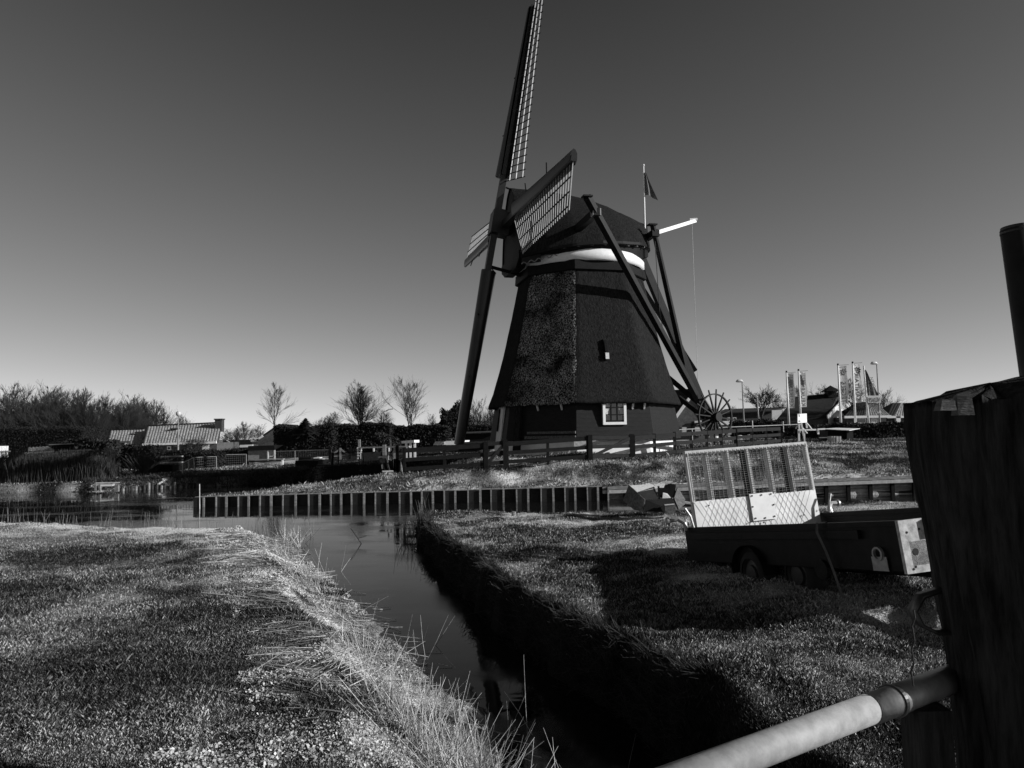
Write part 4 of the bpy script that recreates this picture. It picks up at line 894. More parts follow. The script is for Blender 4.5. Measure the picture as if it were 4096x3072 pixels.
# left house
lh = thing('bungalow', tuple(at(720, 1850, 75)), 'low bungalow with pantile roof, white gutter and chimney on the left', 'house')
Y0, Y1 = 74, 78
eL, eR, rR, rL = at(573, 1775, Y0), at(868, 1766, Y0), at(885, 1692, Y1), at(592, 1706, Y1)
r_ = tiled_roof('roof', eL, eR, rR, rL, lh)
MB().beam(rL+UZ*.05, rR+UZ*.05, .22, .16).build('ridge', 'roof_dark', r_)
MB().quad(rL, rR, rR+V((-3.5, 4.5, -2.1)), rL+V((-2.0, 4.5, -2.1))).build('rear_roof', 'roof_dark', lh)
MB().prism([rR+V((.1, 0, -.1)), eR+V((.1, .2, -.1)), eR+V((-4.2, 8, -.1))], V((-.15, 0, 0))).build('gable', 'brick_wall', lh)
MB().prism([rL+V((-.05, 0, -.1)), eL+V((-.05, .2, -.1)), eL+V((-4.0, 8, -.1))], V((.15, 0, 0))).build('gable', 'roof_dark', lh)
MB().beam(eL+V((0, -.1, -.08)), eR+V((0, -.1, -.08)), .16, .22).build('gutter', 'white_paint', lh)
wallq(eL+V((.2, .5, -.1)), eR+V((-.2, .5, -.1)), .4, 'wall', 'brick_wall', lh, 6)
ch = MB().box(at(878, 1702, 77), (.72, .7, 1.3)).build('chimney', 'brick_dark', lh); MB().box(at(878, 1677, 77), (.86, .85, .12)).build('chimney_cap', 'brick_dark', ch)
for a, b, c, d in ((614, 1785, 627, 1800), (668, 1785, 684, 1800), (750, 1781, 770, 1801), (808, 1779, 836, 1800)): win(a, b, c, d, 74.4, lh, m='curtain' if a > 700 else 'glass')
MB().tube([at(577, 1784, 73.8), at(591, 1794, 74.1), at(592, 1800, 74.1)], .05, 6).build('downpipe', 'white_paint', lh); MB().tube([at(591, 1782, 74), at(592, 1800, 74)], .05, 6).build('downpipe', 'white_paint', lh)
MB().box(at(703, 1714, 76.9), (.75, .9, .1)).build('skylight', 'glass', r_)
lh2 = thing('cottage_annex', tuple(at(490, 1850, 76)), 'lower tiled house adjoining the bungalow on its left', 'house')
eL, eR, rR, rL = at(424, 1786, 75.5), at(562, 1780, 75.5), at(578, 1718, 79), at(443, 1722, 79)
r_ = tiled_roof('roof', eL, eR, rR, rL, lh2); MB().beam(rL, rR, .22, .16).build('ridge', 'roof_dark', r_)
MB().box(at(536, 1736, 78), (.5, .6, .1)).build('skylight', 'glass', r_)
wallq(eL+V((.2, .5, -.1)), eR+V((-.2, .5, -.1)), .4, 'wall', 'brick_wall', lh2, 5)
# far flat roofed bungalow
fh = thing('low_house', tuple(at(950, 1820, 84)), 'low house with white fascia seen right of the chimney', 'house')
eL, eR, rR, rL = at(886, 1787, 84), at(1012, 1783, 84), at(1000, 1760, 90), at(893, 1762, 90); tiled_roof('roof', eL, eR, rR, rL, fh, 'roof_dark')
MB().beam(eL+V((0, -.1, 0)), at(926, 1785, 84), .15, .28).build('fascia', 'white_paint', fh); MB().beam(at(960, 1785, 84), eR, .15, .28).build('fascia', 'white_paint', fh); wallq(eL+V((.1, .4, -.1)), eR+V((-.1, .4, -.1)), .5, 'wall', 'brick_dark', fh, 5)
MB().beam(at(905, 1762, 86.5), at(942, 1785, 83.9), .1, .14).build('hip_trim', 'old_white_paint', fh)
# brick gable
bg_ = thing('brick_gable_house', tuple(at(1110, 1820, 90)), 'brick gable of a house behind the bare tree, mid left', 'house')
MB().prism([at(1033, 1830, 90), at(1200, 1826, 90), at(1200, 1752, 90), at(1114, 1705, 90), at(1033, 1760, 90)], V((0, .3, 0))).build('wall', 'brick_wall', bg_)
for p0, p1 in (((1114, 1702), (1210, 1754)), ((1114, 1702), (1026, 1764))): a, b = at(*p0, 89.9), at(*p1, 89.9); MB().hexa([a, b, b+V((0, 8, 0)), a+V((0, 8, 0)), a+UZ*.2, b+UZ*.2, b+V((0, 8, .2)), a+V((0, 8, .2))]).build('roof', 'roof_dark', bg_)
MB().beam(at(1034, 1755, 89.7), at(1052, 1744, 89.7), .1, .22).build('verge_trim', 'white_paint', bg_)
# sheds on the far left
sh = thing('long_shed', tuple(at(290, 1860, 52)), 'long dark flat-roofed shed behind the reeds', 'shed')
a, b = at(190, 1782, 52), at(375, 1774, 52); MB().hexa([a, b, b+V((0, 5, 0)), a+V((0, 5, 0)), a+UZ*.14, b+UZ*.14, b+V((0, 5, .14)), a+V((0, 5, .14))]).build('roof', 'roof_dark', sh)
wallq(a+V((.1, .3, 0)), b+V((-.1, .3, 0)), .3, 'wall', 'tarred_wood', sh, 4)
MB().beam(at(195, 1779, 51.9), at(373, 1771, 51.9), .05, .05).build('roof_edge', 'galvanised', sh)
a, b = at(113, 1809, 50), at(222, 1802, 50); tiled_roof('tiled_lean_to', a, b, at(192, 1786, 52), at(112, 1791, 52), sh, 'roof_tile', .3)
MB().beam(at(100, 1814, 49.5), at(215, 1805, 49.5), .12, .12).build('eave_beam', 'old_white_paint', sh); MB().beam(at(238, 1805, 49.5), at(365, 1799, 49.5), .1, .1).build('eave_beam', 'grey_wood', sh)
for x_ in (125, 310): MB().beam(at(x_, 1812, 49.4), at(x_+4, 1892, 49.4), .16, .15).build('post', 'grey_wood', sh)
for x0_, x1_ in ((195, 215), (232, 250), (290, 312), (330, 350)): win(x0_, 1812, x1_, 1832, 51.8, sh, fm='grey_wood')
ws = thing('garden_shed', tuple(at(0, 1880, 50)), 'pale garden shed cut by the left picture edge', 'shed'); MB().box(at(-14, 1826, 50), (.9, 1, 1.4)).build('wall', 'old_white_paint', ws); MB().box(at(-14, 1806, 50), (1.1, 1.2, .08)).build('roof', 'galvanised', ws)
# duck house / hut
hu = thing('animal_hut', tuple(at(1045, 1868, 58)), 'small pale boarded hut with black roof and open right bay', 'hut')
a, b = at(990, 1803, 58), at(1099, 1800, 58); MB().hexa([a, b, b+V((0, 2.2, .35)), a+V((0, 2.2, .35)), at(993, 1784, 58.6), at(1097, 1781, 58.6), at(1097, 1781, 58.6)+V((0, 1, 0)), at(993, 1784, 58.6)+V((0, 1, 0))]).build('roof', 'tarred_wood', hu)
MB().hexa([at(992, 1840, 58.2), at(1070, 1838, 58.2), at(1070, 1838, 59.8), at(992, 1840, 59.8), at(992, 1803, 58.2), at(1070, 1801, 58.2), at(1070, 1801, 59.8), at(992, 1803, 59.8)]).build('wall', 'grey_wood', hu)
for x_ in (1072, 1098): MB().beam(at(x_, 1800, 58.1), at(x_, 1842, 58.1), .1, .1).build('post', 'old_white_paint', hu)
for y_ in (1821, 1831): MB().beam(at(1074, y_, 58.2), at(1097, y_-1, 58.2), .05, .08).build('rail', 'grey_wood', hu)
tb = thing('plank_table', tuple(at(1065, 1868, 55)), 'long plank table on white legs in front of the small hut', 'table')
MB().beam(at(995, 1840, 55), at(1136, 1836, 55), .5, .07).build('top', 'grey_wood', tb); MB().beam(at(997, 1846, 54.8), at(1125, 1843, 54.8), .06, .12).build('apron', 'fence_wood', tb)
for x_ in (1001, 1128): MB().beam(at(x_, 1840, 55), at(x_+.5, 1869, 55), .16, .16).build('leg', 'white_paint', tb)
# dark boxes and cover
def boxpx(x0, y0, x1, y1, Y, dep, m, name, label, cat, parent=None, **kw):
    a = at(x0, y1, Y); b = at(x1, y1, Y); c = at(x1, y0, Y); d = at(x0, y0, Y); t = V((0, dep, 0))
    return MB().hexa([a, b, b+t, a+t, d, c, c+t, d+t]).build(name, m, parent, origin=tuple(a) if parent is None else None, label=label, cat=cat, **kw)
boxpx(1181, 1842, 1272, 1883, 48, 2.2, 'tarred_wood', 'compost_box', 'large black box in front of the low well cover', 'box')
boxpx(1194, 1829, 1244, 1842, 51, 1.5, 'tarred_wood', 'dark_crate', 'smaller black crate just behind the large black box', 'box')
wc_ = thing('well_cover', tuple(at(1265, 1852, 52)), 'grey drum with white lid right of the black crate', 'drum'); boxpx(1250, 1834, 1290, 1852, 52, .7, 'grey_wood', 'body', None, None, wc_); MB().beam(at(1247, 1832, 52), at(1284, 1831, 52), .7, .06).build('lid', 'white_paint', wc_)
MB().beam(at(1022, 1898, 45.5), at(1178, 1881, 45.5), .2, .16).build('timber_beam', 'tarred_wood', None, label='long dark timber beam lying on the shaded bank', cat='beam')
ca = MB(); pl = [at(924, 1942, 44.2), at(968, 1917, 44.2), at(992, 1917, 44.2), at(1026, 1940, 44.2)]; ca.prism(pl, V((0, 1.2, 0))); ca.build('culvert_roof', 'tarred_wood', None, label='low dark trapezoid cover at the water below the bank', cat='cover')
for i in range(7):
    a = at(1270+random.uniform(-8, 8), 1858+i*3.2, 47.5-i*.15); MB().beam(a, a+V((1.3+random.uniform(-.3, .5), random.uniform(-.2, .2), random.uniform(-.12, .02))), .3, .05).build('scrap_board', 'tarred_wood' if i % 2 else 'rust', None, label='weathered board in the scrap pile beside the black box', cat='board', group='boards piled beside the black box')
# chain link / mesh fences
def wire_fence(pts, tops, label, post='galvanised', sp_=2.2, mesh=.14, rail=True):
    f = thing('wire_fence', tuple(pts[0]), label, 'fence', 'wire fences in the gardens'); wm_ = MB()
    for i in range(len(pts)-1):
        a, b, ta, tb_ = V(pts[i]), V(pts[i+1]), V(tops[i]), V(tops[i+1]); n = max(1, round((b-a).length/sp_))
        for k in range(n+1):
            if i and not k: continue
            MB().tube([a.lerp(b, k/n)-UZ*.1, ta.lerp(tb_, k/n)], .035, 6).build('post', post, f)
        if rail: MB().tube([ta, tb_], .022, 5).build('top_wire', post, f)
        nn = int((b-a).length/mesh)
        for k in range(nn): wm_.beam(a.lerp(b, k/nn), ta.lerp(tb_, k/nn), .008, .008)
        for k in range(6): wm_.beam(a.lerp(ta, k/6+.05), b.lerp(tb_, k/6+.05), .008, .008)
    wm_.build('wire', 'mesh_wire', f); return f
wire_fence([at(731, 1918, 47), at(778, 1895, 50.5), at(866, 1880, 52)], [at(730, 1852, 47), at(775, 1830, 50.5), at(865, 1826, 52)], 'wire fence running back from the shore in front of the dark hedge')
wire_fence([at(897, 1874, 57), at(985, 1867, 58)], [at(896, 1819, 57), at(985, 1817, 58)], 'wire fence left of the small boarded hut')
wire_fence([at(1100, 1838, 62), at(1180, 1836, 62), at(1325, 1832, 62)], [at(1100, 1806, 62), at(1180, 1803, 62), at(1325, 1799, 62)], 'wire fence in front of the evergreen hedge right of the hut')
mg = wire_fence([at(1355, 1882, 46.0), at(1455, 1860, 46.5)], [at(1353, 1812, 46.0), at(1450, 1807, 46.5)], 'black mesh panel with thick leaning post beside the plank screen', 'tarred_wood', 3.2, .09)
MB().beam(at(1316, 1812, 46), at(1353, 1813, 46), .05, .05).build('top_bar', 'tarred_wood', mg); MB().beam(at(1332, 1812, 46), at(1327, 1885, 46), .13, .13).build('leaning_post', 'tarred_wood', mg)
gt = thing('garden_gate', tuple(at(1362, 1836, 60)), 'pale wooden garden gate with pointed diagonal braces', 'gate')
MB().beam(at(1361, 1792, 60), at(1361, 1838, 60), .14, .12).build('centre_post', 'grey_wood', gt)
for sx_ in (-1, 1): MB().beam(at(1361, 1796, 60), at(1361+sx_*33, 1819, 60), .07, .12).build('diagonal_brace', 'grey_wood', gt)
for y_ in (1820, 1831): MB().beam(at(1322, y_+1, 60.1), at(1398, y_-1, 60.1), .06, .1).build('rail', 'grey_wood', gt)
for x_ in (1320, 1400): MB().beam(at(x_, 1788, 60), at(x_, 1838, 60), .2, .2).build('gate_post', 'tarred_wood', gt)
for y_ in (1797, 1808, 1820): MB().beam(at(1400, y_, 60), at(1428, y_-1, 60), .06, .14).build('side_rail', 'tarred_wood', gt)
wr = thing('white_rail', tuple(at(1430, 1835, 52)), 'low white pole rail with mesh end panel beside the ivy hedge', 'railing')
MB().beam(at(1430, 1791, 52), at(1638, 1786, 50), .1, .1).build('top_pole', 'white_paint', wr)
for x_, y2 in ((1431, 1836), (1444, 1836), (1495, 1806), (1556, 1806), (1619, 1800)): MB().beam(at(x_, 1790, 51.9), at(x_+.5, y2, 51.9), .1, .1).build('post', 'white_paint', wr)
for y_ in (1801, 1812, 1823): MB().beam(at(1432, y_, 51.8), at(1446, y_, 51.8), .05, .05).build('rung', 'white_paint', wr)
MB().beam(at(1437, 1758, 52.4), at(1438, 1792, 52.4), .16, .14).build('timber_stake', 'grey_wood', None, label='pale timber stake standing behind the white rail end', cat='stake')
MB().beam(at(1537, 1779, 49), at(1538, 1822, 49), .22, .2).build('round_stake', 'grey_wood', None, label='thick grey stake rising over the white rail centre', cat='stake')
MB().tube([at(1562, 1758, 47), at(1565, 1803, 47)], .045, 6).build('white_stake', 'white_paint', None, label='thin white stake above the sluice', cat='stake')
ps = thing('plank_screen', tuple(at(1480, 1858, 48)), 'low screen of upright grey planks left of the sluice', 'fence')
for i in range(24): x_ = 1446+i*3.3; p0_ = at(x_, 1856-i*.25, 48); MB().beam(p0_, at(x_-.5, 1811-i*.15, 48), .045, .03, up=(0, 1, 0)).build('plank', 'grey_wood', ps)
# white boat / caravan left behind the mill
bt = thing('moored_boat', tuple(at(1790, 1800, 56)), 'white boat with long dark canopy moored left of the mill', 'boat')
MB().prism([at(1733, 1781, 56), at(1835, 1779, 56), at(1838, 1762, 56), at(1740, 1766, 56)], V((.6, 3, 0))).build('hull', 'white_paint', bt)
MB().hexa([at(1725, 1757, 55.6), at(1812, 1752, 55.6), at(1818, 1756, 58), at(1728, 1758, 58), at(1725, 1753, 55.6), at(1812, 1748, 55.6), at(1818, 1751, 58), at(1728, 1754, 58)]).build('canopy', 'tarred_wood', bt)
for x_ in (1740, 1762, 1785, 1806): MB().tube([at(x_, 1757, 55.8), at(x_+2, 1765, 55.8)], .04, 5).build('strut', 'grey_wood', bt)
for x0_, x1_ in ((1742, 1756), (1764, 1778)): win(x0_, 1768, x1_, 1776, 55.95, bt)
br = thing('dark_barn', tuple(at(1920, 1790, 62)), 'low dark barn wall behind the lower sail', 'barn')
boxpx(1862, 1735, 1985, 1775, 62, 4, 'tarred_wood', 'wall', None, None, br); MB().hexa([at(1858, 1736, 61.7), at(1992, 1730, 61.7), at(1992, 1730, 66), at(1858, 1736, 66), at(1858, 1733, 61.7), at(1992, 1727, 61.7), at(1992, 1722, 66), at(1858, 1728, 66)]).build('roof', 'roof_dark', br)
qw = thing('low_quay_wall', tuple(at(1900, 1800, 45)), 'low grey capped wall left of the mill foundation', 'wall'); MB().beam(at(1838, 1773, 45), at(1975, 1766, 44), .5, .12).build('capping', 'grey_wood', qw); MB().beam(at(1838, 1790, 45.2), at(1975, 1783, 44.2), .3, .4).build('wall', 'tarred_wood', qw)
# left shore details
ppx = thing('shore_rail', tuple(at(376, 1937, 43.5)), 'white post with thin pole rail at the reed edge', 'railing'); MB().beam(at(375, 1866, 43.5), at(379, 1938, 43.5), .09, .09).build('post', 'white_paint', ppx); MB().tube([at(268, 1879, 44.5), at(374, 1873, 43.6)], .045, 6).build('pole', 'pale_wood', ppx)
jt = thing('jetty', tuple(at(412, 1950, 42.4)), 'small wooden jetty with pale deck on the far left shore', 'jetty')
MB().beam(at(370, 1942, 39.6), at(455, 1940, 39.9), .7, .08).build('deck', 'pale_wood', jt); MB().beam(at(382, 1932, 40.0), at(480, 1930, 40.6), .2, .06).build('upper_plank', 'grey_wood', jt)
for x_ in (383, 400, 463, 472): MB().beam(at(x_, 1938, 39.3), V(at(x_, 1966, 39.3)), .1, .1).build('pile', 'grey_wood', jt)
bw = thing('plank_edging', tuple(at(620, 1915, 44)), 'pale angled plank edging on the left shore', 'edging')
MB().beam(ong(586, 1906, .12), ong(660, 1918, .12), .35, .10).build('board', 'pale_wood', bw); MB().beam(ong(660, 1918, .12), ong(628, 1938, .12), .3, .10).build('board', 'pale_wood', bw)
for i, x_ in enumerate(list(range(495, 800, 17))):
    y_ = 1950+(x_-495)*-.01; X_ = (x_-2048)/2950*42; Yq = float(np.interp(X_, [-23, -18.3, -14], [40.3, 43, 45]))-.14; p = V(((x_-2048)/2950*Yq+random.uniform(-.05, .05), Yq, 0)); MB().tube([V((p.x, p.y, -.3)), V((p.x+random.uniform(-.03, .03), p.y, .12+random.uniform(0, .3)))], .07, 7).build('shore_pile', 'bark' if i % 3 else 'grey_wood', None, label='short timber pile along the far left waterline', cat='pile', group='timber piles along the far left shore')
sb = thing('stacked_benches', tuple(at(660, 1880, 52)), 'dark stacked plank benches in the left garden', 'bench')
for y_, m_ in ((1826, 'grey_wood'), (1840, 'fence_wood'), (1850, 'grey_wood')): MB().beam(at(625, y_+1, 52), at(730, y_-1, 52), .3, .1).build('plank', m_, sb)
boxpx(590, 1860, 690, 1892, 50, 2, 'tarred_wood', 'base', None, None, sb); MB().beam(at(588, 1860, 49.8), at(690, 1859, 49.8), .6, .06).build('lid', 'fence_wood', sb)
# pollards
def pollard(x, y0, y1, Y, w_, label):
    t = thing('pollard_willow', tuple(at(x, y1, Y)), label, 'tree', 'pollarded willows in the left garden')
    a, b = at(x, y1+3, Y), at(x+random.uniform(-3, 3), y0, Y); MB().tube([a, a.lerp(b, .3), a.lerp(b, .7)+V((.05, 0, 0)), b, b+UZ*.12], [w_*1.1, w_*.9, w_*.9, w_*1.25, w_*.9], 9).build('trunk', 'pale_bark', t, True)
    m = MB()
    for i in range(26): d = V((random.gauss(0, .5), random.gauss(0, .5), random.uniform(.2, 1))).normalized(); m.tube([b+d*.05, b+d*random.uniform(.3, .7)], .015, 3, False)
    m.build('shoots', 'pale_bark', t)
pollard(433, 1818, 1902, 49.5, .13, 'slim pollard willow standing left of the thicker one'); pollard(446, 1822, 1908, 48.5, .19, 'thick pollard willow beside the slimmer one'); pollard(522, 1808, 1850, 56, .22, 'short pollard willow under the annex roof')
# ------------------------------------------------------------------ foliage masses
def leaves(c, rad, N, size, kind='ell', seed=0, flat=False):
    g = np.random.default_rng(seed); c = np.array(c)
    if kind == 'ell':
        p = g.normal(size=(N, 3)); p /= np.linalg.norm(p, axis=1)[:, None]; r = g.random(N)**.35
        lump = 1+.28*np.sin(p[:, 0]*5+seed)*np.sin(p[:, 2]*6+seed*2)+.12*np.sin(p[:, 1]*11+seed); p = p*(r*lump)[:, None]*np.array(rad)
    else:
        p = (g.random((N, 3))*2-1); k = g.integers(0, 3, N); s = np.sign(p[np.arange(N), k]); p[np.arange(N), k] = s*(1-.25*g.random(N)**2); p = p*np.array(rad); p += g.normal(size=(N, 3))*size*.8
        p[:, 2] += .09*rad[2]*(np.sin(p[:, 0]*1.3+seed)+np.sin(p[:, 0]*3.1+seed*2))*(p[:, 2] > 0)*.6
    p = p+c; a = g.normal(size=(N, 3)); a /= np.linalg.norm(a, axis=1)[:, None]; b = np.cross(a, g.normal(size=(N, 3))); b /= np.linalg.norm(b, axis=1)[:, None]
    s = size*(.5+g.random(N))[:, None]; q = np.stack([p-a*s, p+b*s*.6, p+a*s, p-b*s*.6], 1); return q.reshape(-1, 3)
def bush(name, x0, x1, yt, yb, Y, dep, label, cat='bush', kind='ell', N=3000, size=.14, m='evergreen', grp=None, seed=1, sub=None):
    a, b = at(x0, yb, Y), at(x1, yb, Y); t = at((x0+x1)/2, yt, Y); zb = min(a.z, b.z)-.3; cz = (t.z+zb)/2; c = ((a.x+b.x)/2, Y+dep/2, cz); rad = (abs(b.x-a.x)/2, dep/2, (t.z-zb)/2)
    th = thing(name, (c[0], c[1], zb), label, cat, grp); bulk('foliage', leaves(c, rad, N, size, kind, seed), 4, m, parent=th)
    rows = []
    if kind == 'ell':
        for i in range(7): ph_ = -math.pi/2+math.pi*i/6; rows.append([V((c[0]+rad[0]*.72*math.cos(ph_)*math.cos(q_), c[1]+rad[1]*.72*math.cos(ph_)*math.sin(q_), c[2]+rad[2]*.72*math.sin(ph_))) for q_ in [math.pi*k/6 for k in range(12)]])
        MB().grid(rows, True).build('inner_growth', m, th, True)
    else: MB().box(c, (rad[0]*1.9, rad[1]*1.7, rad[2]*1.84)).build('inner_growth', m, th)
    return th
bush('hedge', 600, 990, 1802, 1880, 60, 1.6, 'clipped dark hedge in front of the bungalow', 'hedge', 'box', 16000, .06, seed=3)
bush('dark_shrub', 735, 868, 1812, 1912, 54, 1.6, 'black shrub mass behind the shore wire fence', 'bush', 'box', 9000, .07, seed=4)
bush('tall_hedge', 1095, 1330, 1708, 1835, 74, 4, 'tall ragged conifer hedge right of the brick gable', 'hedge', 'box', 30000, .09, seed=5)
bush('tall_hedge', 1300, 1560, 1698, 1820, 76, 4, 'tall conifer hedge behind the ivy mound', 'hedge', 'box', 30000, .09, seed=6)
bush('tall_hedge', 1540, 1790, 1704, 1800, 78, 4, 'tall dark hedge under the right bare tree', 'hedge', 'box', 26000, .09, seed=7)
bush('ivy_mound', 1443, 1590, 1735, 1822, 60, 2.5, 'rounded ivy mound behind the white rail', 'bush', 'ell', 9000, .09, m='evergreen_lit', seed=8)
bush('round_evergreen', 1738, 1868, 1622, 1790, 88, 6, 'dark rounded evergreen just left of the lower sail', 'tree', 'ell', 26000, .12, seed=9)
bush('scrub', 1860, 2010, 1700, 1790, 90, 4, 'low dark scrub behind the lower sail tip', 'bush', 'box', 14000, .09, seed=10)
bush('road_hedge', 3130, 3400, 1703, 1752, 58, 2, 'low clipped hedge under the banner poles', 'hedge', 'box', 12000, .07, seed=11)
bush('road_hedge', 3380, 3680, 1694, 1755, 56, 2, 'thick clipped hedge right of the white-topped shelter', 'hedge', 'box', 14000, .07, seed=12)
bush('heaped_brush', 2960, 3130, 1686, 1728, 62, 2.5, 'mounded dark brush pile behind the thin white pole rail', 'bush', 'box', 5000, .1, seed=13)
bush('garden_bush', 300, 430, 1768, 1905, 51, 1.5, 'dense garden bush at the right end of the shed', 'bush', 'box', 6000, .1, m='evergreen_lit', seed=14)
bush('garden_bush', 470, 600, 1790, 1900, 55, 1.6, 'dark garden bush between pollards and leaning willow', 'bush', 'box', 6000, .1, seed=15)
bush('evergreen_row', 200, 400, 1755, 1790, 58, 2, 'dark evergreens peeping over the long shed roof', 'bush', 'ell', 4000, .12, seed=16)
bush('under_wood', -80, 330, 1712, 1850, 72, 5, 'dark undergrowth below the woodland on the left', 'bush', 'box', 60000, .055, seed=17)
bush('under_wood', 300, 600, 1715, 1800, 88, 4, 'undergrowth behind the annex roof', 'bush', 'box', 20000, .09, seed=18)
# conifer (spiky)
def conifer(x, yt, yb, Y, w_, label, N=900):
    t = thing('small_conifer', tuple(at(x, yb, Y)), label, 'tree'); b = at(x, yb, Y); tp_ = at(x, yt, Y); hgt_ = (tp_-b).length; MB().tube([b, tp_], [.12, .02], 6).build('trunk', 'bark', t)
    m = MB()
    for i in range(N):
        f = random.random(); a = random.random()*6.28; r = w_*(1-f)*random.uniform(.5, 1.1)+.08; p = b.lerp(tp_, .15+.85*f); d = V((math.cos(a), math.sin(a), -.15+random.gauss(0, .15))); q = p+d*r
        s = V((-d.y, d.x, 0))*.10; m.add([p+s*.5, p-s*.5, q-s+V((0, 0, -.05)), q+s], [(0, 1, 2, 3)])
    m.build('crown', 'evergreen', t)
conifer(1222, 1672, 1740, 73, 1.5, 'spiky little conifer rising above the tall hedge', 500); conifer(655, 1633, 1730, 95, 1.1, 'thin sparse conifer left of the globe street lamp', 140)
# ------------------------------------------------------------------ bare trees
def branch(segs, p, d, L, r, depth, spread, up, rng, twl):
    n = 3 if depth > 1 else 2; pts = [p]; dd = d.copy()
    for i in range(n):
        dd = (dd+V((rng.gauss(0, .10), rng.gauss(0, .10), rng.gauss(0, .06)+up*.1))).normalized(); pts.append(pts[-1]+dd*L/n)
    rs = [r*(1-.45*i/n) for i in range(n+1)]; segs.append((pts, rs, depth))
    if depth == 0: return
    k = rng.choice([3, 4, 4, 5]) if depth > 1 else twl
    for i in range(k):
        f = rng.uniform(.25, 1) if i else 1; j = min(int(f*n), n-1); q = pts[j].lerp(pts[j+1], f*n-j); a = rng.random()*6.28; sp = rng.uniform(.35, 1)*spread
        s = dd.cross(V((rng.gauss(0, 1), rng.gauss(0, 1), rng.gauss(0, 1)))).normalized(); nd = (dd*math.cos(sp)+s*math.sin(sp)+V((0, 0, up*.35))).normalized()
        branch(segs, q, nd, L*rng.uniform(.55, .82), r*.55, depth-1, spread, up, rng, twl)
def leader_tree(h, seed, stems=1, nb=26, ang=.9, L=.36, r=.12, minr=.012, base=.22):
    rng = random.Random(seed); tr_, cr_ = MB(), MB()
    for s in range(stems):
        hh_ = h*(1 if s == 0 else rng.uniform(.6, .95)); lx, ly = (rng.gauss(0, .10), rng.gauss(0, .10)) if stems > 1 else (rng.gauss(0, .02), 0)
        pts = []; q = V((rng.gauss(0, .12)*(stems > 1), rng.gauss(0, .12)*(stems > 1), -.2))
        for i in range(9): pts.append(q.copy()); q = q+V((lx+rng.gauss(0, .035), ly+rng.gauss(0, .035), 1)).normalized()*hh_/8
        tr_.tube(pts, [max(minr, r*(1-i/8.6)) for i in range(9)], 6, False)
        for b_ in range(nb):
            f = base+(1-base)*(b_+rng.random())/nb*.97; j = min(7, int(f*8)); p = pts[j].lerp(pts[j+1], f*8-j); a = rng.random()*6.28; an = ang*(1.1-.55*f)*rng.uniform(.7, 1.2)
            d = V((math.cos(a)*math.sin(an), math.sin(a)*math.sin(an), math.cos(an))); segs = []
            branch(segs, p, d, hh_*L*(1.15-f)*rng.uniform(.5, 1.0), r*.42*(1.1-f), 2, .55, .35, rng, 6)
            for pp_, rs, dp in segs: cr_.tube(pp_, [max(minr*(.8 if dp == 0 else 1), q_) for q_ in rs], 3, False)
    return tr_, cr_
def bare_tree(h, seed, depth=5, spread=.6, up=.35, r=.16, stems=1, twl=5, minr=.012, fork=.28):
    rng = random.Random(seed); segs = []
    for s in range(stems):
        lean = V((rng.gauss(0, .16)*(stems > 1), rng.gauss(0, .16)*(stems > 1), 1)).normalized(); branch(segs, V((rng.gauss(0, .2)*(stems > 1), 0, -.2)), lean, h*fork, r, depth, spread, up, rng, twl)
    zm = max(p.z for sg in segs for p in sg[0]); k = h/zm
    tr_, cr_ = MB(), MB()
    for pts, rs, dp in segs:
        pts = [p*k for p in pts]; rs = [max(minr, q_) for q_ in rs]
        (tr_ if dp >= depth-1 else cr_).tube(pts, rs, 6 if dp >= depth-1 else 3, False)
    return tr_, cr_
TREES = {}
def tree_proto(key, **kw): TREES[key] = leader_tree(**kw) if 'nb' in kw else bare_tree(**kw)
tree_proto('tall', h=10, seed=4, nb=30, ang=.95, L=.40, r=.13, base=.33)
tree_proto('tall2', h=10, seed=12, nb=22, ang=.75, L=.5, r=.10, stems=3, base=.15)
tree_proto('multi', h=10, seed=6, nb=18, ang=.8, L=.42, r=.10, stems=7, base=.12)
tree_proto('round', h=8, seed=21, depth=5, spread=.75, up=.18, r=.2, twl=4, fork=.24, minr=.014)
tree_proto('wood', h=10, seed=33, nb=24, ang=.8, L=.45, r=.11, stems=3, base=.15, minr=.014)
tree_proto('wood2', h=10, seed=39, nb=20, ang=.9, L=.5, r=.11, stems=4, base=.12, minr=.014)
PROTO = {}
def tree(key, x, yt, yb, Y, label, name='bare_tree', grp=None, m='twigs', wid=1.0, rz=None):
    b = at(x, yb, Y); hgt_ = at(x, yt, Y).z-b.z; h0 = 8 if key == 'round' else 10; s = hgt_/h0; rz = random.random()*6.28 if rz is None else rz
    if (key, m) not in PROTO:
        t = thing(name, (0, 0, 0), label, 'tree', grp); TREES[key][0].build('trunk', 'bark', t, True); TREES[key][1].build('crown', m, t); PROTO[(key, m)] = t; o = t
    else: o = dup(PROTO[(key, m)], label=label)
    o['label'] = label
    if grp: o['group'] = grp
    elif 'group' in o: del o['group']
    o.location = b; o.scale = (s*wid, s*wid, s); o.rotation_euler = (0, 0, rz); return o
tree('tall', 1098, 1545, 1805, 78, 'slender bare tree in front of the brick gable', wid=1.15)
tree('multi', 1445, 1530, 1735, 92, 'broad many-stemmed bare tree left of the curved street lamp', wid=1.45)
tree('tall2', 1640, 1518, 1730, 92, 'tall bare tree right of the curved street lamp', wid=1.2)
tree('wood', 1330, 1650, 1735, 100, 'low bare tree above the hedge, left of the broad one', wid=1.2); tree('wood2', 1530, 1640, 1735, 99, 'small bare tree directly behind the curved street lamp', wid=1.4)
WG = 'bare woodland trees on the left'
